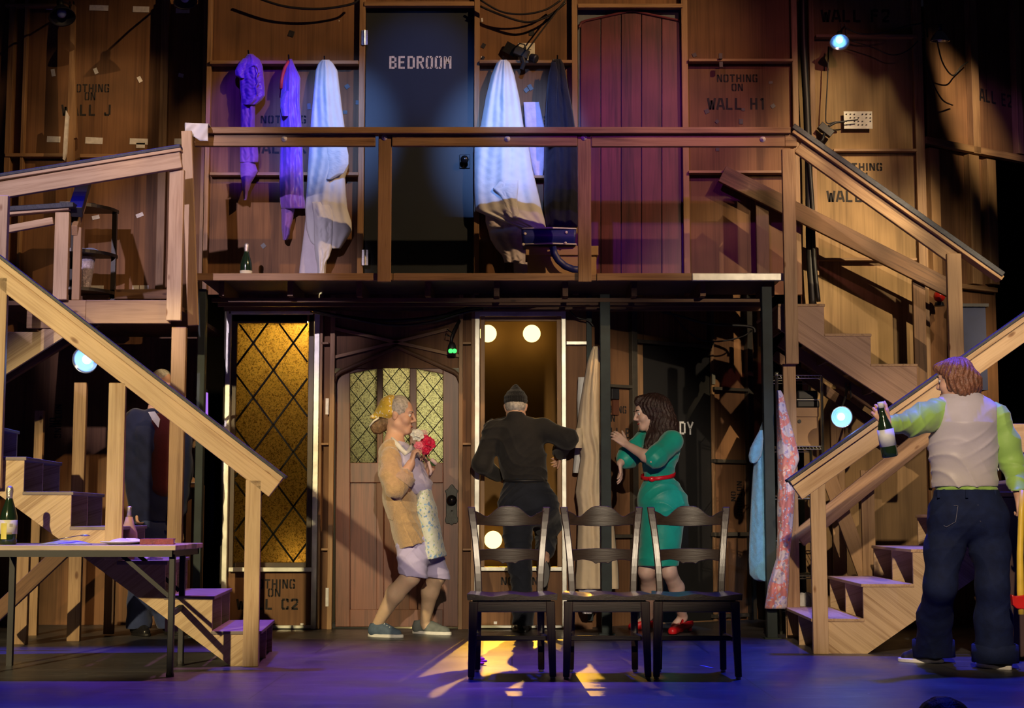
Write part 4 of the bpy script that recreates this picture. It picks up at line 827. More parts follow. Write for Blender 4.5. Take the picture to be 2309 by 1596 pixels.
# --- blue bag and carton on the balcony
bx = thing('cardboard_box', 'lidded cardboard carton on the balcony floor under the blue bag', 'box', W(1250, 600, 11.35))
zb = W(1250, 555, 11.3).z; a = W(1190, 590, 11.3).x; b_ = W(1345, 590, 11.3).x
MB().box(a, b_, 11.32, 11.62, ZD, zb-.0).build('carton', CARD, bx, bevel=.003)
MB().box(a-.015, b_+.015, 11.305, 11.635, zb-.065, zb+.004).build('lid', CARD, bx, bevel=.003)
bg = thing('blue_bag', 'dark blue travel bag with white piping on the cardboard carton', 'bag', W(1240, 555, 11.4))
BAGM = plain('blue_vinyl', (.012, .022, .20), .45, 0, .2, 12, .1); PIPE = plain('white_piping', (.75, .75, .78), .4)
zt2 = W(1240, 517, 11.3).z; z0b = zb+.006; a = W(1176, 540, 11.28).x; b_ = W(1300, 540, 11.28).x; P = []
for j in range(9):
    f = j/8; row = []
    for (x, y) in [(a, 0), (b_, 0), (b_, .22), (a, .22)]: row.append(Vector((x+(.012*(1-f) if x == a else -.012*(1-f)), 11.28+y+.02*math.sin(f*3.14)*(-1 if y == 0 else 1), z0b+(zt2-z0b)*f)))
    P.append(row)
m = MB(); m.grid(P, closed=True); m.add(P[-1], [(0, 1, 2, 3)]); m.add(P[0], [(3, 2, 1, 0)]); m.build('bag_body', BAGM, bg, bevel=.015)
for (zz) in (zt2, z0b+.004): MB().tube([Vector((a+.004, 11.275, zz)), Vector(((a+b_)/2, 11.262, zz+.004)), Vector((b_-.004, 11.275, zz)), Vector((b_, 11.5, zz))], .006).build('piping', PIPE, bg, True)
for (u, v) in [(1184, 527), (1277, 524), (1180, 551), (1275, 548)]: MB().lathe([(.011, 0), (.011, .004), (.006, .006), (0, .007)], W(u, v, 11.262), (0, -1, 0), 14).build('stud_rivet', BOLTM, bg, True)
pts = [W(u, v, 11.265-.004*i) for i, (u, v) in enumerate([(1246, 556), (1250, 572), (1259, 587), (1274, 600), (1292, 607), (1312, 608)])]
m = MB(); Pq = []
for i, p in enumerate(pts):
    t_ = (pts[min(i+1, 5)]-pts[max(i-1, 0)]).normalized(); n_ = Vector((t_.z, 0, -t_.x)).normalized()*.026; Pq.append([p-n_, p+n_])
m.grid(Pq).build('shoulder_strap', BAGM, bg, True, solid=.006)
# --- wire shelving behind the right stairs
CHROME = plain('chrome_wire', (.62, .66, .52), .25, .9, .1)
sh = thing('wire_shelving', 'chrome wire shelving rack behind the right staircase', 'shelf', (W(1805, 1385, 11.45).x, 11.45, 0)); y0, y1 = 11.3, 11.75; xa, xb = W(1754, 1000, y0).x, W(1855, 1000, y0).x; ztop = W(1800, 842, y0).z
for x in (xa, xb):
    for y in (y0, y1): MB().lathe([(.012, 0), (.012, ztop-.02), (.015, ztop-.02), (.015, ztop+.01), (0, ztop+.01)], (x, y, 0), (0, 0, 1), 12).build('upright', CHROME, sh, True)
for v in (846, 1006, 1117, 1215, 1297, 1372):
    z = W(1800, v, y0).z; m = MB()
    for y in (y0, y1): m.tube([(xa, y, z), (xb, y, z)], .004); m.tube([(xa, y, z-.022), (xb, y, z-.022)], .004)
    for k in range(14): x = xa+(xb-xa)*k/13; m.tube([(x, y0, z+.003), (x, y1, z+.003)], .0022, 6); m.tube([(x, y0, z), (x+(xb-xa)/26, y0, z-.022)], .002, 6)
    for x in (xa, xb): m.tube([(x, y0, z), (x, y1, z)], .004)
    m.build('wire_shelf', CHROME, sh)
def shelf_z(v): return W(1800, v, y0).z+.006
b2 = thing('cardboard_box', 'tan cardboard archive box on the wire shelving', 'box', (W(1820, 1000, 11.4).x, 11.45, shelf_z(1006)))
a, b_ = W(1797, 960, 11.35).x, W(1846, 960, 11.35).x; z0 = shelf_z(1006); z1 = W(1820, 919, 11.35).z
MB().box(a, b_, 11.36, 11.68, z0, z1-.01).build('carton', CARD, b2); MB().box(a-.008, b_+.004, 11.35, 11.69, z1-.065, z1).build('lid', CARD, b2); m = MB(); m.tube([Vector((a+.02, 11.352, z1-.10)), Vector((a+.02, 11.36, z1-.10))], .014); m.build('hand_hole', CABLE, b2)
for (u0, u1, v0, lab) in [(1762, 1832, 888, 'dark case lying on top of the archive box on the wire shelving')]:
    t = thing('dark_case', lab, 'case', (W(1800, 900, 11.4).x, 11.45, z1)); a, b_ = W(1796, v0, 11.4).x, W(1848, v0, 11.4).x
    P = []; 
    m = MB(); m.box(a, b_, 11.4, 11.66, z1+.002, W(1800, 902, 11.4).z); m.box(a+.01, b_-.01, 11.41, 11.65, W(1800, 901, 11.4).z, W(1800, 880, 11.4).z); m.build('shell', BLACKP, t, bevel=.012); MB().tube([(a, 11.396, W(1800, 901, 11.4).z), (b_, 11.396, W(1800, 901, 11.4).z)], .004).build('seam', METAL_STUD, t)
crumple((W(1815, 1370, 11.5).x, 11.5, shelf_z(1372)), .10, .10, .12, NAP2, 'white_bag', 'crumpled white bag on the lowest wire shelf', 'bag', 9)
t = thing('spray_bottle', 'small dark bottle on a middle wire shelf', 'bottle', (W(1822, 1117, 11.4).x, 11.4, shelf_z(1117))); pz = shelf_z(1117); MB().lathe([(.03, 0), (.03, .1), (.012, .13), (.012, .16), (0, .161)], (W(1822, 1100, 11.4).x, 11.4, pz), (0, 0, 1)).build('body', BLACKP, t, True); MB().lathe([(.014, .158), (.014, .18), (0, .181)], (W(1822, 1100, 11.4).x, 11.4, pz), (0, 0, 1)).build('cap', BOLTM, t, True)
# --- corner shelf on the upper left landing
cs = thing('corner_shelf', 'dark corner shelf unit with curved shelves on the left landing', 'shelf', W(215, 655, 11.6)); yb = 11.95; xs_ = W(168, 560, yb).x; zl_ = zl
for v in (462, 566, 652):
    z = W(210, v, 11.6).z; poly = [(0, 0)]+[(.36*math.cos(a), -.36*math.sin(a)) for a in [i*math.pi/2/12 for i in range(13)]]
    MB().prism(poly, (xs_-.02, yb, z), (1, 0, 0), (0, 1, 0), (0, 0, .025)).build('shelf', plain('black_lacquer', (.018, .014, .012), .35) if 'black_lacquer' not in bpy.data.materials else bpy.data.materials['black_lacquer'], cs)
LAQ = bpy.data.materials['black_lacquer']; ztp = W(210, 462, 11.6).z
MB().box(xs_+.30, xs_+.335, yb-.05, yb-.015, zl, ztp).build('upright', LAQ, cs); MB().box(xs_-.02, xs_+.01, yb-.04, yb-.01, zl, ztp).build('upright', LAQ, cs)
zc = W(210, 566, 11.6).z+.026
crumple((xs_+.12, yb-.14, zc), .12, .10, .035, NAP, 'folded_cloth', 'blue cloth lying on the middle corner shelf', 'cloth', 13)
crumple((xs_+.12, yb-.14, ztp+.026), .13, .11, .03, BTAPE, 'black_bag', 'crumpled shiny black bag on top of the corner shelf', 'bag', 14)
VASE = plain('cut_glass', (.55, .5, .62), .08, .3, .3, 40, .6, None, 0, .9); vz = W(210, 652, 11.6).z+.027
tag(MB().lathe([(.04, 0), (.05, .01), (.045, .03), (.06, .14), (.075, .25), (.069, .25), (.05, .12), (0, .03)], (W(190, 640, 11.8).x, 11.82, vz), (0, 0, 1), 16).build('glass_vase', VASE, None), 'cut glass vase at the foot of the corner shelf', 'vase')
# --- things on the left stairs, background shelf
zs = .1965*3
sl = WM[ls.name]@Vector((-.268*2-.14, .35, .1965*3))
crumple(sl+Vector((-.02, 0, 0)), .085, .07, .10, NAP2, 'white_napkin', 'white crumpled napkin on a step of the left staircase', 'napkin', 21)
t = thing('paper_bag', 'tan paper bag holding a bottle on a step of the left staircase', 'bag', sl+Vector((-.13, .0, 0))); m = MB(); m.lathe([(.05, 0), (.055, .08), (.05, .16), (.03, .21), (.02, .25)], sl+Vector((-.13, 0, 0)), (0, 0, 1), 14); m.build('bag', CARD, t, True); m = MB(); m.lathe([(.014, .24), (.013, .30), (.015, .31), (0, .312)], sl+Vector((-.13, 0, 0)), (0, 0, 1), 12); m.build('bottle_neck', FOIL, t, True)
ps = thing('prop_shelf', 'dark prop shelf behind the left landing leg', 'shelf', (W(425, 1095, 11.4).x, 11.4, 0)); a, b_ = W(398, 1100, 11.3).x, W(437, 1100, 11.3).x; zz = W(420, 1092, 11.3).z
MB().box(a, b_, 11.3, 11.7, zz-.02, zz).build('board', DARKW, ps); MB().box(a, a+.03, 11.66, 11.7, 0, zz-.02).build('support', DARKW, ps); MB().box(b_-.03, b_, 11.66, 11.7, 0, zz-.02).build('support', DARKW, ps)
plate(((a+b_)/2+.02, 11.42, zz), .06, 'white plate with food on the prop shelf behind the landing leg'); crumple(((a+b_)/2+.02, 11.42, zz+.012), .04, .04, .05, CARD, 'bread_roll', 'brown bread roll on the plate behind the landing leg', 'food', 31)
# --- leaning timber and dark box at the right
lt = thing('leaning_board', 'weathered pale board leaning diagonally behind the right stairs', 'board', G(1950, 1330)); slope(1868, 1072, 1956, 1308, 34, 11.45, .03, PINE2, lt, 'plank')
lt = thing('standing_board', 'weathered pale upright board behind the right stairs', 'board', G(1960, 1330)); plank(1944, 1060, 1974, 1345, 11.42, .03, PINE2, lt, 'plank')
lt = thing('standing_board', 'narrow dark board standing between the wire shelving and leaning board', 'board', G(1890, 1300)); plank(1878, 930, 1908, 1390, 11.8, .03, PINE2, lt, 'plank')
db = thing('dark_cabinet', 'dark brown wooden cabinet side at the right edge behind the man', 'cabinet', G(2300, 1500)); a, b_ = W(2258, 1300, 9.3).x, W(2420, 1300, 9.3).x; zz = W(2290, 1120, 9.3).z
MB().box(a, b_, 9.3, 9.6, 0, zz).build('carcass', plain('dark_brown_wood', (.06, .032, .028), .55, 0, .2, 6), db, bevel=.006); MB().box(a-.01, b_, 9.29, 9.61, zz, zz+.03).build('top', DARKW, db, bevel=.004)
plank(2235, 955, 2400, 1020, 10.1, .05, PINE, rs, 'landing_beam')
# --- blue box and red lamp at upper right
bb = thing('blue_box', 'blue painted box standing behind the upper right newel post', 'box', W(2205, 845, 11.9)); p = W(2165, 850, 11.95); q = W(2222, 692, 11.95); MB().box(p.x, q.x, 11.95, 12.2, p.z-.1, q.z).build('carcass', plain('blue_box_paint', (.012, .022, .09), .6), bb); MB().box(p.x-.02, q.x+.02, 11.93, 12.2, q.z, q.z+.025).build('lid', BLACKP, bb)
# ================================================================== LAMPS, CABLES, TAPE
def emat(name, col, s, base=(.5, .5, .5)):
    m, nt, b = newmat(name); b.inputs['Base Color'].default_value = tuple(base)+(1,); b.inputs['Emission Color'].default_value = tuple(col)+(1,); b.inputs['Emission Strength'].default_value = s; b.inputs['Roughness'].default_value = .4; return m
BULBBLUE = emat('blue_bulb', (.16, .42, 1), 5); REFL = plain('aluminium_reflector', (.5, .55, .62), .25, .85, .1); BULBW = emat('warm_bulb', (1, .68, .22), 3.5); BULBD = plain('unlit_bulb', (.2, .25, .5), .2)
def clamp_lamp(p, ax, r, label, lit=None, hang=None, cat='lamp', group='clamp work lights on the set', bulb=None, shade=None):
    p, ax = Vector(p), Vector(ax).normalized(); t = thing('clamp_lamp', label, cat, p, 0, group)
    m = MB(); m.lathe([(r*.28, -r*1.05), (r*.36, -r*.95), (r*.55, -r*.75), (r*.85, -r*.32), (r, 0), (r*1.03, .004), (r*.96, 0), (r*.82, -r*.3), (r*.5, -r*.7), (r*.3, -r*.85)], p, ax, 32); m.build('reflector', shade or REFL, t, True)
    MB().lathe([(r*.2, -r*1.75), (r*.27, -r*1.6), (r*.27, -r*1.02)], p, ax, 16).build('socket', CABLE, t, True)
    MB().sphere(p-ax*r*.38, r*.38).build('bulb', bulb or BULBD, t, True)
    if hang: 
        b = p-ax*r*1.6; h = Vector(hang); m = MB(); m.tube([b, (b+h)/2+Vector((0, -.02, .0)), h], .008); m.beam(h+Vector((-.015, 0, .03)), h+Vector((-.015, 0, -.08)), .02, .008, (1, 0, 0)); m.beam(h+Vector((.015, 0, .03)), h+Vector((.02, 0, -.08)), .02, .008, (1, 0, 0)); m.build('clamp', CABLE, t)
    if lit:
        e, col, tgt = lit; l = spot('lamp_beam', p+ax*.02, tgt, e, col, 120, 1, .04)
    return t
pl = W(1893, 95, 11.75); clamp_lamp(pl, (-.12, -.55, -.75), .075, 'blue lit clamp lamp at upper right under the wall lettering', (8, (.2, .4, 1), pl+Vector((0, -1, -1.2))), W(1902, 62, 11.9), bulb=BULBBLUE)
clamp_lamp(W(2119, 92, 11.7), (-.0, .15, -1), .075, 'unlit chrome clamp lamp at upper right on the pale stud', None, W(2085, 62, 11.9), shade=plain('chrome_shade', (.35, .36, .42), .2, .9))
pl = W(192, 812, 10.45); clamp_lamp(pl, (-.1, -.9, -.25), .088, 'blue lit clamp lamp under the left stair handrail', (10, (.25, .5, 1), pl+Vector((-.1, -1, -.3))), W(196, 742, 10.57), bulb=BULBBLUE)
pl = W(1898, 940, 11.0); clamp_lamp(pl, (-.05, -1, -.12), .075, 'blue lit clamp lamp hanging under the right stair stringer', (8, (.4, .6, 1), pl+Vector((0, -1, -.3))), W(1912, 872, 11.25), bulb=BULBBLUE)
clamp_lamp(W(140, 38, 11.6), (.25, -.4, -.9), .10, 'black clamp lamp at upper left on the splintered stud', None, W(162, 12, 12.15), shade=BLACKP)
clamp_lamp(W(418, 4, 11.6), (.2, -.3, -.9), .09, 'black clamp lamp cut by the top edge at upper left', None, W(405, -25, 12.1), shade=BLACKP)
t = thing('green_cue_light', 'green cue light hanging from cables over the front door', 'lamp', W(1020, 780, 11.7)); m = MB(); m.lathe([(.03, 0), (.034, .03), (.03, .06), (.018, .085)], W(1019, 797, 11.7), (0, 0, 1), 16); m.build('housing', BLACKP, t, True)
for du in (-4, 5): MB().sphere(W(1020+du, 791, 11.665), .017).build('lens', emat('green_lens', (.05, 1, .12), 2.2, (.02, .3, .05)) if 'green_lens' not in bpy.data.materials else bpy.data.materials['green_lens'], t, True)
m = MB(); m.tube([W(1018, 775, 11.7), W(1018, 762, 11.7), W(1024, 745, 11.72), W(1036, 722, 11.76)], .012); m.tube([W(1022, 752, 11.69), W(1008, 742, 11.69), W(1004, 756, 11.69), W(1014, 758, 11.69)], .005); m.build('cord', CABLE, t, True)
t = thing('red_cue_light', 'dull red lamp on a shelf behind the upper right newel post', 'lamp', W(2118, 690, 11.9)); MB().sphere(W(2118, 668, 11.95), .045).build('globe', plain('red_globe', (.5, .02, .015), .25), t, True); MB().lathe([(.04, 0), (.03, .03)], W(2118, 690, 11.95), (0, 0, 1)).build('base', BLACKP, t); 
t = thing('purple_cue_strip', 'violet glowing strip light clipped to the left steel post', 'lamp', W(463, 915, 11.2)); m = MB(); m.beam(W(464, 885, 11.15), W(464, 945, 11.15), .028, .03, (1, 0, 0)); m.build('tube', emat('violet_tube', (.36, .16, .9), .9, (.4, .2, .6)), t, bevel=.005); m = MB(); m.beam(W(459, 878, 11.17), W(459, 925, 11.17), .03, .05, (1, 0, 0)); m.tube([W(461, 882, 11.17), W(450, 885, 11.2), W(444, 900, 11.24)], .012); m.build('bracket', CABLE, t)
# globe bulbs on the backing flat beyond the window frame
for i, (u, v, r) in enumerate([(1100, 752, .095), (1199, 752, .095), (1112, 1217, .095)]):
    p = W(u, v, 16.62); t = thing('globe_bulb', ['left globe bulb at the top of the window frame opening', 'round globe bulb right of centre at the top of the window frame opening', 'low globe bulb seen left of the climbing man'][i], 'lamp', p, 0, 'globe bulbs on the mustard backing')
    MB().sphere(p, r, 24, 16).build('globe', BULBW, t, True); MB().lathe([(.06, 0), (.06, .05), (.04, .08)], Vector((p.x, 16.79, p.z)), (0, -1, 0)).build('holder', BLACKP, t)
    point('globe_glow', p+Vector((0, -.02, -.0)), 3.6 if i < 2 else 2, (1, .62, .2), .095)
# cables
def cable(pts, r=.009, label=None, sag=True, n=8, cat='cable', group=None, mat=CABLE, lab=None):
    P = []
    for i in range(len(pts)-1):
        p0, p1 = pts[max(i-1, 0)], pts[i]; p2, p3 = pts[i+1], pts[min(i+2, len(pts)-1)]
        for k in range(6):
            s = k/6; P.append(.5*((2*p1)+(p2-p0)*s+(2*p0-5*p1+4*p2-p3)*s*s+(3*p1-p0-3*p2+p3)*s**3))
    P.append(pts[-1]); return tag(MB().tube(P, r, n).build('cable', mat, None, True), label, cat, group)
def C_(l, d): return [W(u, v, d) for u, v in l]
cg = 'black cables slung on the set'
cable(C_([(560, -12), (640, 14), (720, 20), (790, 10), (812, -4)], 11.7), .01, 'black cable drooping over the flat left of the bedroom door', group=cg)
cable(C_([(1083, 0), (1130, 26), (1180, 32), (1230, 22), (1265, 0)], 11.7), .008, 'upper of two black cables looped above the black wall torch', group=cg)
cable(C_([(1083, 14), (1130, 34), (1190, 50), (1240, 34), (1275, 6)], 11.72), .009, 'lower of two black cables looped above the black wall torch', group=cg)
cable(C_([(1275, 0), (1250, 32), (1218, 74), (1190, 112)], 11.66), .006, 'thin cable running up from the wall torch to the upper right', group=cg)
cable(C_([(700, 700), (760, 712), (870, 724), (980, 716), (1040, 700), (1080, 692), (1180, 690), (1270, 668)], 11.68), .016, 'thick black cable slung above the front door', group=cg)
cable(C_([(700, 698), (780, 716), (880, 733), (970, 727), (1050, 704), (1090, 698)], 11.65), .010, 'thin black cable hanging just below the thick one above the front door', group=cg)
cable(C_([(1276, 690), (1300, 715), (1325, 722), (1338, 735)], 11.75), .006, 'thin cable by the top of the middle steel post', group=cg)
cable(C_([(1470, 695), (1540, 715), (1600, 730), (1690, 736), (1702, 750)], 12.3), .012, 'black cable slung above the study door', group=cg)
cable(C_([(1500, 690), (1560, 755), (1610, 770), (1670, 760), (1695, 745)], 12.35), .006, 'thin cable looping low above the study door', group=cg)
cable(C_([(1810, -20), (1812, 100), (1820, 260), (1824, 400), (1826, 560), (1833, 690)], 11.9), .030, 'thick black cable bundle hanging down beside the right newel post', group=cg)
cable(C_([(1822, 330), (1832, 460), (1836, 580), (1846, 680)], 11.86), .016, 'loose black cables beside the thick bundle at right', group=cg)
cable(C_([(1902, 60), (1940, 76), (1990, 74), (2040, 60), (2080, 52)], 11.88), .007, 'black cable strung between the two upper right clamp lamps', group=cg)
cable(C_([(1920, 92), (1970, 108), (2010, 124), (2045, 115), (2070, 92)], 11.93), .005, 'thin cable drooping below the upper right clamp lamps', group=cg)
cable([W(2085, 70, 12.0), W(2088, 140, 11.98), W(2102, 185, 11.97), W(2125, 225, 12.0), W(2148, 237, 12.2)], .006, 'black cable curling below the unlit clamp lamp', group=cg)
cable([W(2112, 88, 11.72), W(2125, 140, 11.9), W(2148, 170, 12.1), W(2168, 150, 12.15), W(2182, 140, 12.28)], .006, 'black cable swinging right of the unlit clamp lamp', group=cg)
cable(C_([(1868, 105), (1866, 180), (1862, 260), (1866, 278), (1885, 275), (1935, 270)], 11.95), .005, 'thin cable running down to the paper card at right', group=cg)
# tape marks, cards
def tapes(plane, lst, mat, parent, name='tape_mark'):
    for (u, v, w_, h_, a) in lst:
        c = plane.at(u, v, .003); k = c.y/F; ex = (plane.e*math.cos(a)+Vector((0, 0, 1))*math.sin(a)); ez = (-plane.e*math.sin(a)+Vector((0, 0, 1))*math.cos(a))
        MB().frame(c-ex*w_*k/2-ez*h_*k/2, ex*w_*k, plane.n*.0015, ez*h_*k).build(name, mat, parent)
tapes(PB, [(657, 76, 13, 14, -.3), (783, 195, 10, 10, .6), (806, 231, 8, 10, 0), (778, 253, 10, 8, 0), (697, 240, 8, 14, .1), (1090, 103, 9, 11, -.5), (1089, 131, 7, 9, -.5), (1199, 75, 12, 11, 0), (1187, 203, 10, 10, .7), (1196, 197, 9, 14, .5), (594, 554, 10, 10, .7), (1566, 124, 9, 9, .4), (1738, 186, 9, 6, .1), (1743, 239, 10, 9, .6), (1594, 251, 10, 10, .4), (1676, 247, 8, 6, 0), (1617, 274, 8, 8, .8), (1671, 274, 9, 12, 0), (1618, 337, 8, 7, 0)], BTAPE, wb)
for (u, v) in [(1625, 127), (1626, 146)]: 
    mb = MB(); PB.rect(mb, u-4, v-7, u+4, v+5, .02, .095); mb.build('clip', BTAPE, wb)
tapes(PB, [(1087, 45, 4, 9, .1), (1086, 130, 3, 6, 0), (765, 47, 3, 2, 0), (595, 1414, 6, 4, 0), (681, 1408, 7, 6, 0), (1117, 1404, 7, 6, 0), (569, 1408, 6, 5, 0)], WTAPE, wb, 'paint_fleck')
tapes(PJ, [(121, 16, 34, 13, -.03), (223, 18, 44, 13, -.03), (318, 21, 38, 14, -.03), (412, 24, 32, 12, 0), (120, 164, 9, 17, .2), (216, 160, 9, 14, .4), (315, 179, 9, 14, .5), (408, 170, 12, 9, -.2), (121, 314, 31, 14, -.04), (212, 317, 40, 15, -.04), (313, 319, 42, 14, -.03), (317, 328, 20, 12, 0), (404, 319, 22, 14, 0), (216, 490, 17, 9, .25), (315, 485, 17, 9, .4), (218, 648, 32, 9, 0), (306, 648, 15, 10, 0), (325, 648, 20, 10, 0)], WTAPE, wl, 'white_tape')
mb = MB(); PB.rect(mb, 1168, 97, 1206, 138, .003, .004); nc = mb.build('paper_notice', PAPER, wb)
tapes(PB, [(1192, 112, 12, 1.5, 0), (1190, 126, 16, 1.5, 0)], INK, wb, 'notice_line')
t = thing('wall_torch', 'black torch strapped to the flat with tape over a paper notice', 'torch', W(1175, 118, 11.75))
m = MB(); m.beam(W(1160, 112, 11.76), W(1192, 126, 11.76), .05, .07); m.lathe([(.03, 0), (.036, .05), (.03, .06)], W(1196, 129, 11.75), (.8, -.4, -.4)); m.build('barrel', BLACKP, t, bevel=.006)
m = MB(); m.beam(W(1139, 104, 11.80), W(1165, 118, 11.77), .012, .085); m.tube([W(1166, 104, 11.73), W(1172, 98, 11.72), W(1182, 100, 11.72), W(1186, 110, 11.73)], .006); m.tube([W(1178, 130, 11.74), W(1182, 142, 11.73), W(1176, 156, 11.74)], .018); m.build('tape_strap', BTAPE, t)
mb = MB(); PF.rect(mb, 1903, 251, 1967, 290, .004, .05); pc = mb.build('paper_card', PAPER, wf)
tapes(PL(0, 12.0, 5, 12.0), [(1909+i*9, 258+j*7, 3.2, 2.2, 0) for i in range(7) for j in range(4) if (i*3+j*5) % 4 != 1], INK, pc, 'printed_mark') if False else None
mb = MB()
for i in range(7):
    for j in range(4):
        if (i*3+j*5) % 4 != 1:
            c = PF.at(1909+i*9, 257+j*8, .058); mb.box(c.x-.005, c.x+.005, c.y, c.y+.004, c.z-.003, c.z+.003)
mb.build('printed_marks', INK, pc)
t = thing('clip_torch', 'small black torch on a cable beside the paper card', 'torch', W(1862, 295, 11.95)); m = MB(); m.beam(W(1848, 282, 11.95), W(1876, 304, 11.95), .05, .06); m.tube([W(1868, 285, 11.93), W(1885, 276, 11.93), W(1905, 274, 11.93)], .01); m.build('body', BLACKP, t, bevel=.01)
m = MB(); m.tube([W(1860, 298, 11.94), W(1855, 315, 11.94), W(1846, 325, 11.94)], .012); m.build('tail', CABLE, t, True)
# intercom box on the middle steel post, splintered pole, fallen flowers, dangling tag
t = thing('wall_intercom', 'black intercom box on the flat beside the middle steel post', 'box', PS.at(1388, 890)); mb = MB(); PS.rect(mb, 1380, 876, 1397, 900, .05, .05); mb.build('case', BLACKP, t, bevel=.004); mb = MB(); PS.rect(mb, 1383, 900, 1396, 935, .02, .03); mb.build('lower_plate', plain('rust_plate', (.12, .04, .02), .6), t)
t = thing('splintered_pole', 'broken pale splintered pole standing at upper left', 'pole', W(160, 400, 12.1)); q = [(152, 455), (150, 360), (152, 260), (156, 130), (158, 55), (162, 8), (169, 12), (168, 120), (170, 200), (172, 310), (166, 312), (164, 455)]
MB().prism([(W(u, v, 12.1).x, W(u, v, 12.1).z) for u, v in q], (0, 12.1, 0), (1, 0, 0), (0, 0, 1), (0, .04, 0), 0, math.pi/2).build('wood', STUD, t); q = [(150, 250), (156, 262), (151, 345), (146, 362), (143, 360), (146, 300)]; MB().prism([(W(u, v, 12.08).x, W(u, v, 12.08).z) for u, v in q], (0, 12.06, 0), (1, 0, 0), (0, 0, 1), (0, .03, 0)).build('split_face', WTAPE, t)
PET = plain('magenta_petal', (.5, .03, .45), .5)
def flower_floor(u, v, label):
    p = G(u, v); t = thing('fallen_flower', label, 'flower', p); m = MB()
    for k in range(5):
        a = k*1.257; m.sphere(p+Vector((.022*math.cos(a), .02*math.sin(a), .02+.012*math.sin(a))), (.018, .014, .008), 10, 6)
    m.build('petals', PET, t, True); m = MB(); m.tube([p+Vector((0, 0, .012)), p+Vector((-.03, -.04, .005))], .003); m.build('stem', plain('stem_green', (.08, .2, .05), .6) if 'stem_green' not in bpy.data.materials else bpy.data.materials['stem_green'], t)
flower_floor(1083, 1498, 'magenta orchid bloom fallen on the floor by the leftmost chair')
tapes_f = G(1577, 1500); MB().frame(tapes_f, (.05, -.16, 0), (.014, .006, 0), (0, 0, .001)).build('floor_tape', plain('blue_tape', (.2, .35, .7), .6), bpy.data.objects['floor'])
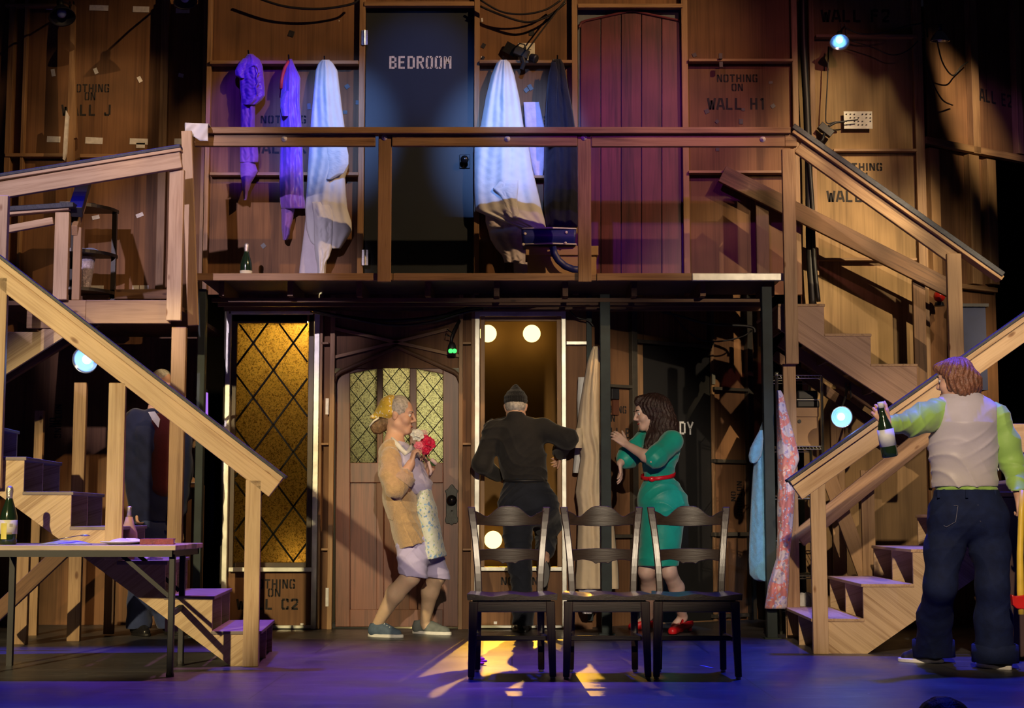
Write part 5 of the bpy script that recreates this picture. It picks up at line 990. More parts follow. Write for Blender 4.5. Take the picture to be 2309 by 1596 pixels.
# ================================================================== PEOPLE: blended volumes turned into one continuous skin
def npv(p): return np.array([p[0], p[1], p[2]], dtype=np.float32)
def sdf_build(ops, h=.006, disp=None):
    lo = np.full(3, 1e9); hi = np.full(3, -1e9)
    for o in ops:
        if o[0] == 'c':
            r = max(o[3], o[4])*(1/min(1, o[6][1]) if o[6] else 1)
            for p in (o[1], o[2]): lo = np.minimum(lo, npv(p)-r); hi = np.maximum(hi, npv(p)+r)
        elif o[0] == 'e': r = max(o[2]); lo = np.minimum(lo, npv(o[1])-r); hi = np.maximum(hi, npv(o[1])+r)
    lo -= 4*h; hi += 4*h; n = np.ceil((hi-lo)/h).astype(int)+1
    ax = [np.float32(lo[i])+h*np.arange(n[i], dtype=np.float32) for i in range(3)]
    D = np.full(n, .2, dtype=np.float32)
    def sub(a, b): 
        i0 = np.maximum(0, np.floor((a-lo)/h).astype(int)); i1 = np.minimum(n, np.ceil((b-lo)/h).astype(int)+1); return i0, i1
    for o in ops:
        t = o[0]
        if t in ('c', '-c'):
            a, b, ra, rb, k, fl = npv(o[1]), npv(o[2]), o[3], o[4], o[5], o[6]
            r = max(ra, rb)*(1/min(1, fl[1]) if fl else 1)+k+3*h; i0, i1 = sub(np.minimum(a, b)-r, np.maximum(a, b)+r)
        elif t in ('e', '-e'):
            c = npv(o[1]); k = o[4]; r = max(o[2])+k+3*h; i0, i1 = sub(c-r, c+r)
        elif t == 'cut':
            nn, p = npv(o[1]), npv(o[2]); nn = nn/np.linalg.norm(nn)
            q = (ax[0][:, None, None]-p[0])*nn[0]+(ax[1][None, :, None]-p[1])*nn[1]+(ax[2][None, None, :]-p[2])*nn[2]
            D = np.maximum(D, q); continue
        if np.any(i1 <= i0): continue
        sl = tuple(slice(i0[i], i1[i]) for i in range(3))
        X = ax[0][sl[0]][:, None, None]; Y = ax[1][sl[1]][None, :, None]; Z = ax[2][sl[2]][None, None, :]
        if t in ('c', '-c'):
            px, py, pz = X-a[0], Y-a[1], Z-a[2]; ba = (b-a).copy()
            if fl:
                e = npv(Vector(fl[0]).normalized()); s = fl[1]-1
                q = (px*e[0]+py*e[1]+pz*e[2])*s; px = px+q*e[0]; py = py+q*e[1]; pz = pz+q*e[2]; ba = ba+e*float(ba@e)*s
            L2 = max(1e-9, float(ba@ba)); tt = np.clip((px*ba[0]+py*ba[1]+pz*ba[2])/L2, 0, 1)
            d = np.sqrt((px-ba[0]*tt)**2+(py-ba[1]*tt)**2+(pz-ba[2]*tt)**2)-(ra+(rb-ra)*tt)
        else:
            px, py, pz = X-c[0], Y-c[1], Z-c[2]; rr = o[2]; M = o[3]
            if M is not None:
                m = [npv(v) for v in M]; px, py, pz = [px*m[i][0]+py*m[i][1]+pz*m[i][2] for i in range(3)]
            k0 = np.sqrt((px/rr[0])**2+(py/rr[1])**2+(pz/rr[2])**2)+1e-6; k1 = np.sqrt((px/rr[0]**2)**2+(py/rr[1]**2)**2+(pz/rr[2]**2)**2)+1e-6
            d = k0*(k0-1)/k1
        d = d.astype(np.float32); E = D[sl]
        if t[0] == '-':
            d = -d; hh = np.maximum(k-np.abs(E-d), 0)/max(k, 1e-6); D[sl] = np.maximum(E, d)+hh*hh*k*.25
        else:
            hh = np.maximum(k-np.abs(E-d), 0)/max(k, 1e-6); D[sl] = np.minimum(E, d)-hh*hh*k*.25
    if disp is not None:
        I = np.nonzero(np.abs(D) < .05); D[I] += disp(ax[0][I[0]], ax[1][I[1]], ax[2][I[2]])
    S = D < 0
    c = [S[i:n[0]-1+i, j:n[1]-1+j, k:n[2]-1+k] for i in (0, 1) for j in (0, 1) for k in (0, 1)]
    al = c[0].copy(); an = c[0].copy()
    for q in c[1:]: al &= q; an |= q
    act = an & ~al; idx = np.array(np.nonzero(act)).T; N = len(idx); vid = np.full(act.shape, -1, dtype=np.int32); vid[tuple(idx.T)] = np.arange(N)
    val = {}; 
    for i in (0, 1):
        for j in (0, 1):
            for k in (0, 1): val[(i, j, k)] = D[idx[:, 0]+i, idx[:, 1]+j, idx[:, 2]+k]
    acc = np.zeros((N, 3)); cnt = np.zeros(N)
    for a_ in val:
        for dim in range(3):
            if a_[dim] == 0:
                b_ = list(a_); b_[dim] = 1; b_ = tuple(b_); va, vb = val[a_], val[b_]; m = (va < 0) != (vb < 0)
                t = np.where(m, va/np.where(m, va-vb, 1), 0)
                for e in range(3): acc[:, e] += m*(a_[e]+(t if e == dim else 0))
                cnt += m
    V = lo+h*(idx+acc/cnt[:, None]); Fc = []
    for dim in range(3):
        o1, o2 = [(1, 2), (2, 0), (0, 1)][dim]
        s0 = [slice(1, -1)]*3; s1 = [slice(1, -1)]*3; s0[dim] = slice(0, n[dim]-1); s1[dim] = slice(1, n[dim])
        A_ = S[tuple(s0)]; B_ = S[tuple(s1)]; e = np.array(np.nonzero(A_ != B_)).T
        if not len(e): continue
        off = np.array([1, 1, 1]); off[dim] = 0; p = e+off; u1 = np.zeros(3, int); u1[o1] = 1; u2 = np.zeros(3, int); u2[o2] = 1
        ins = S[tuple(p.T)]
        q = np.stack([vid[tuple((p-u1-u2).T)], vid[tuple((p-u2).T)], vid[tuple(p.T)], vid[tuple((p-u1).T)]], 1)
        q[~ins] = q[~ins][:, ::-1]; Fc.append(q)
    Fc = np.concatenate(Fc); Fc = Fc[(Fc >= 0).all(1)]
    return V, Fc
def vol(name, ops, mats, parent, h=.006, disp=None, matfn=None, smooth=1):
    V, Fc = sdf_build(ops, h, disp)
    for _ in range(smooth):
        s = np.zeros_like(V); cn = np.zeros(len(V))
        for i in range(4):
            for j in (1, 3): np.add.at(s, Fc[:, i], V[Fc[:, (i+j) % 4]]); np.add.at(cn, Fc[:, i], 1)
        V = V*.5+.5*s/np.maximum(cn, 1)[:, None]
    M = WM.get(parent.name, Matrix()) if parent else Matrix(); inv = np.array(M.inverted()); Vl = V@inv[:3, :3].T+inv[:3, 3]
    me = bpy.data.meshes.new(name); me.vertices.add(len(V)); me.vertices.foreach_set('co', Vl.astype(np.float32).ravel())
    me.loops.add(Fc.size); me.loops.foreach_set('vertex_index', Fc.ravel().astype(np.int32)); me.polygons.add(len(Fc))
    me.polygons.foreach_set('loop_start', np.arange(0, Fc.size, 4, dtype=np.int32)); me.polygons.foreach_set('loop_total', np.full(len(Fc), 4, dtype=np.int32))
    if not isinstance(mats, (list, tuple)): mats = [mats]
    for m in mats: me.materials.append(m)
    if matfn is not None: me.polygons.foreach_set('material_index', matfn(V[Fc].mean(1)).astype(np.int32))
    me.polygons.foreach_set('use_smooth', [True]*len(Fc)); me.update(calc_edges=True); me.validate()
    o = bpy.data.objects.new(name, me); C.objects.link(o)
    if parent: o.parent = parent; WM[o.name] = M
    return o
def cap(a, b, ra, rb, k=.03, fl=None): return ('c', Vector(a), Vector(b), ra, rb, k, fl)
def ell(c, r, M=None, k=.02): return ('e', Vector(c), r, M, k)
def chain(pts, rs, k=.03, fl=None): return [cap(pts[i], pts[i+1], rs[i], rs[i+1], k, fl) for i in range(len(pts)-1)]
def frame3(f, u=(0, 0, 1)):
    f = Vector(f).normalized(); s = f.cross(Vector(u)).normalized(); u = s.cross(f); return s, f, u     # right, forward, up
def head_ops(c, f, u=(0, 0, 1), k=1.0, female=False):
    s, f, u = frame3(f, u); c = Vector(c)
    def P(x, y, z): return c+(s*x+f*y+u*z)*k
    M = (s, f, u); o = [ell(P(0, -.012, .035), (.074*k, .096*k, .088*k), M, .03), ell(P(0, .030, -.050), (.054*k, .058*k, .066*k), M, .04)]
    o += [cap(P(-.012, .072, -.100), P(.012, .072, -.100), .016*k, .016*k, .03), cap(P(-.032, .080, .028), P(.032, .080, .028), .012*k, .012*k, .02)]
    for x in (-1, 1):
        o += [ell(P(x*.040, .058, -.028), (.026*k,)*3, None, .03), cap(P(x*.05, .0, -.06), P(x*.015, .065, -.098), .022*k, .016*k, .03)]
    for x in (-1, 1): o.append(('-e', P(x*.031, .102, .008), (.019*k, .017*k, .012*k), M, .012))
    o += [cap(P(0, .090, .018), P(0, .112, -.024), .0075*k, .0105*k, .012), cap(P(-.010, .098, -.032), P(.010, .098, -.032), .0085*k, .0085*k, .010)]
    o += [cap(P(-.016, .086, -.060), P(.016, .086, -.060), .0075*k, .0075*k, .008), cap(P(-.013, .086, -.072), P(.013, .086, -.072), .0085*k, .0085*k, .008)]
    for x in (-1, 1): o += [ell(P(x*.076, -.010, -.006), (.009*k, .020*k, .031*k), M, .010), ell(P(x*.083, -.014, .006), (.008*k, .014*k, .018*k), M, .006)]
    return o, P
def face_parts(P, parent, k, skin_dark, lipm, browm=None):
    EW = bpy.data.materials.get('eye_white') or plain('eye_white', (.75, .73, .70), .2); EI = bpy.data.materials.get('iris') or plain('iris', (.05, .035, .025), .15)
    for x in (-1, 1):
        e = MB().sphere(P(x*.031, .0765, .008), .0118*k).build('eye', EW, parent, True); MB().sphere(P(x*.031, .0830, .007), .0072*k, 10, 8).build('iris', EI, e, True)
        m = MB(); m.tube([P(x*.015, .094, .030), P(x*.031, .0945, .036), P(x*.050, .078, .030)], [.003*k, .0042*k, .002*k], 6); m.build('eyebrow', browm or EI, parent, True)
    m = MB(); m.tube([P(-.024, .087, -.066), P(-.012, .096, -.0645), P(0, .0985, -.066), P(.012, .096, -.0645), P(.024, .087, -.066)], [.001, .0042*k, .0050*k, .0042*k, .001], 6); m.build('lips', lipm, parent, True)
def hand_ops(w, d, n, side, k=1.0, curl=(.5, .6, .5), spread=.08, thumb=.6, tcurl=.4):
    # wrist w, finger direction d, palm normal n (the way the palm faces), side = sign of the thumb along d x n
    d = Vector(d).normalized(); n = Vector(n); n = (n-d*n.dot(d)).normalized(); t = d.cross(n)*side; w = Vector(w); o = []
    kn = []
    for i, x in enumerate((.030, .010, -.010, -.029)):
        b = w+(t*x*.62+d*.012)*k; e = w+(t*x+d*(.088-.004*abs(i-1)-.005*(i == 3)))*k; o.append(cap(b, e, .0135*k, .0105*k, .010)); kn.append(e)
    for i, (e, L) in enumerate(zip(kn, (.070, .078, .072, .056))):
        p = e; a = 0; dirx = (d+t*(.030-.02*i)*spread*8).normalized()
        for j, fr in enumerate((.45, .30, .25)):
            a += curl[j]*(1+.06*i); v = dirx*math.cos(a)+n*math.sin(a); q = p+v*L*fr*k; o.append(cap(p, q, (.0092-.0008*j)*k, (.0086-.0010*j)*k, .004)); p = q
    b = w+(t*.022+d*.022+n*.006)*k; v = (t*math.sin(thumb)+d*math.cos(thumb)+n*.25).normalized(); m1 = b+v*.042*k; v2 = (v+n*tcurl*.6+d*.25).normalized(); m2 = m1+v2*.032*k; m3 = m2+(v2+n*tcurl*.5).normalized()*.026*k
    o += [cap(b, m1, .0145*k, .0115*k, .012), cap(m1, m2, .0105*k, .0095*k, .004), cap(m2, m3, .0095*k, .0075*k, .004)]
    return o
def wr(amp, f1, f2, seed=0, ax=(0, 0, 1)):             # soft cloth wrinkles
    rs = random.Random(seed); p = [rs.uniform(0, 6) for _ in range(6)]
    def fn(X, Y, Z):
        a = np.sin(f1*(Z*1.0+X*.55)+2.2*np.sin(f2*X+p[0])+p[1]); b = np.sin(f1*.62*(X*.9-Z*.5+Y*.4)+1.7*np.sin(f2*1.3*Z+p[2])+p[3]); c_ = np.sin(f2*2.1*Y+f2*1.7*X+p[4]+2*np.sin(f1*.4*Z))
        return amp*(a*.5+b*.35+c_*.3)
    return fn
def ridg(amp, f, seed=0, dirs=((.5, .2, 1), (-.6, .3, .8)), z=None):   # taut satin pulls: sharp ridges, soft valleys
    rs = random.Random(seed); p = [rs.uniform(0, 6) for _ in range(8)]
    def fn(X, Y, Z):
        o = 0
        for i, (a, b, c) in enumerate(dirs):
            q = f*(1+.3*i)*(a*X+b*Y+c*Z)+1.6*np.sin(f*.33*(X*1.3-Z*.6)+p[i])+1.1*np.sin(f*.45*(Y+Z*.7)+p[i+3]); m = .5+.5*np.sin(f*.27*(X*.8+Z*.9-Y)+p[i+5]); o = o-(1-np.abs(np.sin(q)))**2*m
        return amp*(o+.25)
    return fn
def locks(c, n, amp, wave=20, seed=0):                 # hair running down from the crown in wavy locks
    rs = random.Random(seed); p = [rs.uniform(0, 6) for _ in range(5)]; cx, cy, cz = c
    def fn(X, Y, Z):
        t = np.arctan2(Y-cy, X-cx); return amp*(np.sin(n*t+2.2*np.sin(wave*Z+p[0])+p[1])*.55+.35*np.sin(n*2.3*t+3*np.sin(wave*1.4*Z+p[2]))+.3*np.sin(wave*2.4*Z+3*t+p[3]))
    return fn
def strands(amp, fu, seed=0, vert=True):
    rs = random.Random(seed); p = [rs.uniform(0, 6) for _ in range(6)]
    def fn(X, Y, Z):
        return amp*(np.sin(fu*X+5*np.sin(11*Z+p[0])+p[1])*.5+np.sin(fu*1.1*Y+5*np.sin(13*Z+p[2])+p[3])*.5+.4*np.sin(fu*.4*(X+Y+Z)+p[4]))
    return fn
def skinm(name, col):
    m = plain(name, col, .5, 0, .07, 18, .08, bscale=120); b = m.node_tree.nodes['Principled BSDF']; b.inputs['Subsurface Weight'].default_value = .12; b.inputs['Subsurface Radius'].default_value = (.02, .008, .004); return m
def shoe(parent, heel, toe, mat, solem, w=.046, hgt=.075, sole=.025, lace=None, heelh=0.0, floor=None, low=False):
    heel, toe = Vector(heel), Vector(toe); z0 = heel.z if floor is None else floor; d = (toe-heel); d.z = 0; L = d.length; d.normalize(); s = d.cross(Vector((0, 0, 1)))
    h2 = Vector((heel.x, heel.y, z0)); c = lambda x, z: h2+d*x+Vector((0, 0, z))
    ops = chain([c(.045, .045), c(L*.45, .040), c(L-.045, .026)], [.040, .044, .034], .03)
    if not low: ops += [cap(c(.05, .05), c(.055, hgt), .042, .040, .03), cap(c(.09, hgt-.012), c(L*.62, .045), .034, .03, .03)]
    ops += [('cut', (0, 0, -1), (0, 0, z0+sole*.6)), ('-e', c(.050, hgt+.030), (.040, .040, .030), None, .006)]
    o = vol('shoe', ops, mat, parent, .0045)
    pl_ = []
    for i in range(40):
        a = 2*math.pi*i/40; x = L/2+(L/2+.006)*math.cos(a); wd = (w+.002)*(1+.10*math.cos(a)) if True else w; pl_.append((x, wd*math.sin(a)*(1-.05*math.cos(2*a))))
    m = MB(); m.prism(pl_, h2, d, s, (0, 0, sole)); m.build('sole', solem, o, bevel=.005)
    if lace:
        m = MB()
        for i in range(4): x = .095+i*.022; z = .104-.010*i; m.tube([c(x, z)-s*.024, c(x+.012, z+.004), c(x+.02, z-.002)+s*.024], .0032, 6); m.tube([c(x, z)+s*.024, c(x+.010, z+.005), c(x+.02, z-.002)-s*.024], .0032, 6)
        m.build('laces', lace, o, True)
    return o
SK1 = skinm('fair_skin', (.60, .36, .26)); SK2 = skinm('pale_skin', (.68, .46, .38)); LIP = plain('lip_rose', (.38, .12, .10), .45); STOCK = skinm('tan_stocking', (.62, .44, .30))
# ------------------------------------------------------------------ the old housekeeper with flowers
d = 11.02
p1 = thing('person', 'person in yellow headscarf, tan cardigan and apron shrinking back with a bouquet', 'person', G(905, 1437))
hd = W(901, 936, d); k1 = 1.06; ho, P = head_ops(hd, (.97, -.20, -.14), (-.1, 0, 1), k1)
nb = W(889, 1003, d); ch_ = W(897, 1040, d); wa = W(918, 1112, d); pe = W(938, 1195, d)
shN, shF = W(880, 1024, d-.15), W(908, 1018, d+.17); elN, elF = W(896, 1096, d-.30), W(948, 1086, d+.12); wrN, wrF = W(927, 1044, d-.24), W(972, 1056, d-.04)
hN, hF = W(930, 1200, d-.10), W(946, 1200, d+.10); knN, knF = W(926, 1300, d-.16), W(986, 1296, d+.12)
aN = G(850, 1436); aN = Vector((aN.x+.0, aN.y, .085)); aF = G(958, 1430); aF.z = .085
kF = 1.0; ops = ho+[cap(P(0, -.025, -.05), nb, .056, .060, .03), cap(nb, ch_, .07, .12, .05, ((0, 1, 0), .7)), cap(ch_, wa, .09, .08, .06, ((0, 1, 0), .75)), cap(wa, pe, .08, .09, .06, ((0, 1, 0), .75))]
ops += chain([shN, elN, wrN], [.052, .045, .030]) + chain([shF, elF, wrF], [.05, .042, .030]) + chain([hN, knN], [.075, .062], .03)+chain([knN, knN.lerp(aN, .35)+Vector((-.025, 0, 0)), aN], [.064, .062, .036], .03)+chain([hF, knF], [.075, .062], .03)+chain([knF, knF.lerp(aF, .35)+Vector((-.02, 0, 0)), aF], [.062, .060, .036], .03)
tN = Vector((.20, -.10, 0)); ops += [cap(aN+Vector((.01, 0, -.04)), aN+tN*.40+Vector((0, 0, -.055)), .032, .024, .02), cap(aF+Vector((.01, 0, -.03)), aF+Vector((.10, 0, -.045)), .034, .03, .02)]
ops += hand_ops(wrN, (.25, .02, 1), (.9, .3, 0), 1, .98, (.7, .9, .7), .05, .7, .6)+hand_ops(wrF, (-.35, -.1, .8), (-.8, -.5, -.2), 1, .95, (.8, .9, .7), .05, .7, .6)
hz = knN.z+.05
vol('body', ops, [SK1, STOCK], p1, .0055, None, lambda c: (c[:, 2] < hz).astype(int))
face_parts(P, p1, k1, None, LIP, plain('grey_brow', (.30, .26, .22), .8)); GREY = plain('grey_hair', (.46, .43, .39), .55, 0, .35, 60, .5, bscale=200)
hair = [ell(P(0, -.012, .050), (.081*k1, .090*k1, .083*k1), None, .01), ('-e', P(0, .13, -.06), (.16, .135, .115), None, .015), ('cut', (0, 0, -1), P(0, 0, -.035))]
vol('hair', hair, GREY, p1, .0045, strands(.0022, 210, 1))
SCARF = cloth('yellow_flowered_scarf', (.62, .43, .05), .8, .15, 14, .3, 60, .2, None, [(38, .30, (.78, .72, .60)), (52, .22, (.30, .12, .05))])
s_ = [ell(P(0, -.055, .045), (.088*k1, .082*k1, .088*k1), None, .02), cap(P(0, -.08, .03), P(0, -.165, -.045), .072, .040, .04, ((0, 1, 0), .8)), ('cut', (.86, 0, .1), P(0, -.022, .02)), ('-c', P(0, -.11, -.075), P(0, -.19, -.11), .055, .06, .01, ((0, 1, 0), .6)), ('cut', (.35, 0, -1), P(0, -.10, -.075))]
vol('headscarf', s_, SCARF, p1, .0045, wr(.004, 70, 20, 3))
m = MB(); m.tube([P(0.05, -.125, -.035), P(.055, -.155, -.06), P(.04, -.185, -.10)], .007, 8); m.build('scarf_trim', cloth('cream_trim', (.74, .70, .56)), p1, True)
vol('hair_bun', [ell(P(0, -.125, -.085), (.055, .05, .052), None, .02), ell(P(0, -.145, -.105), (.045, .04, .04), None, .03), ell(P(.01, -.09, -.06), (.05, .04, .04), None, .02)], plain('brown_hair', (.17, .10, .05), .5, 0, .4, 50, .5, bscale=160), p1, .005, strands(.004, 150, 5))
BLOU = cloth('lavender_blouse', (.47, .44, .66), .6, .06, 10, .25, 40); CARD_ = cloth('tan_knit', (.44, .29, .15), .95, .10, 40, .8, 110, .5); SHOR = cloth('lilac_cotton', (.46, .42, .68), .7, .08, 8, .3, 40)
APR = cloth('floral_apron', (.62, .66, .62), .8, .1, 10, .25, 40, .2, None, [(26, .33, (.22, .36, .62)), (40, .26, (.40, .52, .32)), (18, .18, (.30, .48, .75))])
fY = ((0, 1, 0), .62)
bl = [cap(W(899, 1012, d), W(915, 1045, d), .075, .105, .05, fY), cap(W(915, 1045, d), W(943, 1095, d), .108, .098, .05, fY), ('cut', (.2, 0, -1), W(938, 1114, d)), ('cut', (.3, 0, 1), W(897, 992, d))]
vol('blouse', bl, BLOU, p1, .0055, ridg(.009, 36, 2))
m = MB(); m.tube([W(884, 988, d-.07), W(897, 1003, d-.15), W(914, 1022, d-.17), W(925, 1014, d-.12), W(930, 1002, d-.04)], [.012, .018, .020, .018, .010], 8); m.build('collar', cloth('white_collar', (.74, .74, .72)), p1, True)
cg_ = [cap(W(880, 1022, d), W(887, 1060, d), .080, .092, .05, ((0, 1, 0), .50)), cap(W(887, 1060, d), W(905, 1130, d), .094, .112, .06, ((0, 1, 0), .50)), cap(W(905, 1130, d), W(936, 1245, d), .116, .120, .06, ((0, 1, 0), .46)), cap(W(882, 1010, d-.1), W(890, 1006, d+.12), .062, .062, .05)]
cg_ += chain([W(881, 1032, d-.19), W(884, 1070, d-.27), W(893, 1098, d-.31)], [.072, .080, .074], .03)+chain([W(893, 1098, d-.31), W(912, 1078, d-.30)], [.074, .066], .03)
cg_ += chain([W(912, 1025, d+.16), W(946, 1082, d+.13)], [.07, .07], .05)
cg_ += [('cut', (.30, 0, -1), W(935, 1229, d)), ('-c', W(884, 960, d), W(903, 1010, d), .06, .075, .02, None), ('-c', W(940, 1000, d), W(985, 1110, d), .075, .09, .02, ((0, 1, 0), .3)), ('-c', W(985, 1110, d), W(1010, 1260, d), .10, .095, .02, ((0, 1, 0), .3))]
vol('cardigan', cg_, CARD_, p1, .0055, ridg(.008, 38, 4, ((.25, .2, .5), (1.1, .5, .25))))
vol('sleeve_cuff', chain([W(903, 1088, d-.305), W(920, 1065, d-.28)], [.080, .072], .01)+[('cut', W(920, 1065, d)-W(904, 1087, d), W(918, 1067, d-.28)), ('cut', W(904, 1087, d)-W(920, 1065, d), W(906, 1084, d-.30)), ('-c', W(914, 1073, d-.29), W(930, 1052, d-.27), .058, .064, .004, None)], cloth('tan_knit_mauve_lit', (.42, .29, .20), .95, .1, 40, .8, 110, .5), p1, .005, wr(.002, 90, 20, 7))  # cuff is the tan knit with the mauve cast of stage light in its colour
vol('apron', [cap(W(955, 1112, d), W(960, 1150, d), .062, .075, .03, ((0, 1, 0), .42)), cap(W(960, 1150, d), W(982, 1262, d), .075, .082, .03, ((0, 1, 0), .42)), ('cut', (.2, 0, -1), W(990, 1256, d)), ('cut', (-.2, 0, 1), W(950, 1106, d))], APR, p1, .0055, ridg(.006, 26, 6, ((1, .4, .15), (-.8, .2, .3))))
vol('shorts', [cap(W(925, 1120, d), W(940, 1200, d), .09, .105, .05, ((0, 1, 0), .75)), cap(W(940, 1215, d), W(945, 1245, d), .105, .115, .05, ((0, 1, 0), .75))]+chain([W(928, 1225, d-.1), W(932, 1310, d-.15)], [.11, .10], .04)+chain([W(955, 1225, d+.1), W(987, 1305, d+.12)], [.11, .092], .04)+[('cut', (-.15, 0, -1), W(940, 1298, d))], SHOR, p1, .0055, ridg(.008, 34, 8))
DECK = plain('slate_blue_canvas', (.07, .11, .17), .75, 0, .15, 30, .2); DECK2 = plain('grey_canvas', (.14, .16, .16), .75, 0, .15, 30, .2); WSOLE = plain('white_rubber', (.74, .74, .72), .5)
e = aN+Vector((.185, -.085, -.085)); g = aN+Vector((-.06, .03, -.085)); shoe(p1, g, e, DECK, WSOLE, .047, .085, .024, WSOLE, floor=0); g = G(932, 1428); e = G(1016, 1432); shoe(p1, g, e, DECK2, WSOLE, .047, .085, .024, WSOLE, floor=0)
# bouquet
bq = thing('bouquet', 'bouquet of white, pink and crimson silk flowers held by the person in the headscarf', 'flowers', W(955, 1010, d-.12))
WROSE = plain('white_petal', (.74, .76, .70), .6); CRIM = plain('crimson_petal', (.60, .012, .07), .5, 0, .3, 30); PINKP = plain('pink_petal', (.78, .20, .28), .5, 0, .2, 30); STEMG = bpy.data.materials['stem_green']
def bloom(c, r, mat, n=7, lay=3, name='flower_head', up_=(0.3, -.5, .8)):
    c = Vector(c); s, f, u = frame3(up_, (0, 0, 1) if abs(up_[2]) < .95 else (1, 0, 0)); m = MB()
    for l in range(lay):
        rr = r*(1-.28*l); nn = max(3, n-l*2)
        for i in range(nn):
            a = 2*math.pi*(i+.5*l)/nn; dv = s*math.cos(a)+u*math.sin(a); tan = f.cross(dv); Pq = []
            for jj in range(5):
                q = jj/4; row = []
                for ii in range(5):
                    t_ = (ii-2)/2; wv = .42*rr*math.sin(math.pi*min(.92, .12+q*.8)); row.append(c+dv*(rr*q*(.9-.12*l))+tan*t_*wv+f*(rr*(.15+.28*l)*q**.6+rr*.18*t_*t_-(rr*.25*q*q if l == 0 else -.1*rr*q)))
                Pq.append(row)
            m.grid(Pq)
    m.sphere(c+f*r*.2, r*.3, 10, 8); return m.build(name, mat, bq, True, solid=.002)
bloom(W(941, 981, d-.22), .055, WROSE, 7, 3, up_=(.2, -.8, .4)); bloom(W(966, 1000, d-.20), .060, CRIM, 7, 3, up_=(.3, -.8, .3)); bloom(W(957, 990, d-.17), .045, CRIM, 6, 3, up_=(.1, -.8, .5)); bloom(W(960, 1014, d-.22), .042, CRIM, 6, 2, up_=(.3, -.9, -.1)); bloom(W(944, 1005, d-.24), .038, PINKP, 6, 2, up_=(.1, -.9, .1)); bloom(W(956, 976, d-.14), .034, plain('pale_pink_petal', (.75, .55, .52), .6), 6, 2, up_=(.3, -.6, .6))
m = MB()
for i, (u, v) in enumerate([(941, 985), (965, 1000), (944, 1006), (958, 992)]): m.tube([W(u, v, d-.19), W(962, 1030, d-.15), W(976+i*2, 1050, d-.13)], .004, 6)
m.build('stems', STEMG, bq, True); m = MB(); m.tube([W(972, 1035, d-.15), W(984, 1046, d-.14)], .013, 10); m.tube([W(966, 1040, d-.15), W(972, 1062, d-.15), W(970, 1070, d-.14)], .010, 8); m.build('ribbon', cloth('pink_ribbon', (.70, .52, .52)), bq, True)
# ------------------------------------------------------------------ the man in black climbing through the window frame
d = 11.62
p2 = thing('person', 'person in black beanie and black clothes climbing through the open window frame', 'person', G(1175, 1425))
ho, P = head_ops(W(1163, 918, d-.02), (.06, 1, -.35), (0, .3, 1), 1.0); nb = W(1166, 962, d-.05); cX = W(1170, 990, d); wX = W(1183, 1075, d); pX = W(1190, 1130, d)
sL, sR = W(1116, 972, d), W(1224, 968, d); eL, eR = W(1086, 1045, d-.02), W(1280, 990, d-.12); wL, wR = W(1122, 1072, d+.14), W(1262, 1018, d+.16)
hL, hR = W(1162, 1145, d), W(1222, 1145, d+.02); kL, kR = W(1172, 1272, d-.12), W(1234, 1195, d+.42); aL = G(1178, 1425); aL = Vector((aL.x, aL.y, .09)); aR = W(1226, 1262, d+.10)
ops = ho+[cap(P(0, -.02, -.05), nb, .056, .06, .03), cap(nb, cX, .07, .12, .06), cap(cX, wX, .13, .12, .06, ((0, 1, 0), 1.25)), cap(wX, pX, .12, .13, .06, ((0, 1, 0), 1.2))]+chain([sL, eL, wL], [.05, .042, .03])+chain([sR, eR, wR], [.05, .042, .03])
ops += chain([hL, kL, aL], [.085, .055, .038], .04)+chain([hR, kR, aR], [.085, .055, .038], .04)+[cap(aL, aL+Vector((-.03, .1, -.05)), .035, .03), cap(aR, aR+Vector((0, -.02, -.1)), .035, .03)]
ops += hand_ops(wL, (.5, .8, .1), (1, -.3, -.3), 1, 1, (.6, .7, .5))+hand_ops(wR, (-.1, .7, -.6), (-.8, -.3, -.3), -1, 1, (.5, .7, .5))
vol('body', ops, SK1, p2, .0065); face_parts(P, p2, 1, None, LIP)
BLKC = cloth('black_cotton', (.020, .019, .019), .85, .2, 12, .25, 50, .15); BLKK = cloth('black_knit', (.010, .010, .011), .95, .3, 60, .8, 140, .2); NVY = cloth('black_navy_twill', (.013, .016, .026), .8, .2, 12, .25, 50, .15)
vol('hair', [ell(P(0, -.022, .0), (.080, .086, .062), None, .01), ('cut', (0, .5, -1), P(0, 0, -.055)), ('-e', P(0, .13, -.02), (.12, .12, .13), None, .01)], GREY, p2, .005, strands(.002, 200, 2))
vol('beanie', [ell(P(0, -.012, .045), (.086, .103, .088), None, .01), cap(P(0, -.015, .08), P(0, -.035, .150), .062, .022, .05), ('cut', (0, -.12, -1), P(0, 0, .012))], BLKK, p2, .005, lambda X, Y, Z: .0018*np.sin(260*np.arctan2(Y-P(0, 0, 0).y, X-P(0, 0, 0).x)*.12)+.0015*np.sin(180*Z))
fb = ((0, 1, 0), 1.15)
st = [cap(nb+Vector((0, .0, -.02)), cX, .10, .15, .06), cap(cX, W(1178, 1040, d), .175, .168, .06, fb), cap(W(1178, 1040, d), W(1186, 1095, d), .165, .165, .05, fb), cap(sL, sR, .082, .082, .05)]+chain([sL, eL, wL], [.082, .070, .050], .04)+chain([sR, eR, wR], [.080, .075, .055], .04)+[cap(P(0, -.03, -.075), nb+Vector((0, 0, -.01)), .066, .075, .03), ('cut', (0, 0, -1), W(1186, 1092, d)), ('cut', (0, .25, 1), P(0, -.02, -.062))]
vol('black_shirt', st, BLKC, p2, .0065, ridg(.010, 34, 12))
m = MB(); m.lathe([(.012, 0), (.012, .001)], W(1157, 948, d-.125), (0, -1, 0), 12); m.build('shirt_tag', plain('green_tag', (.12, .2, .06), .7), p2)
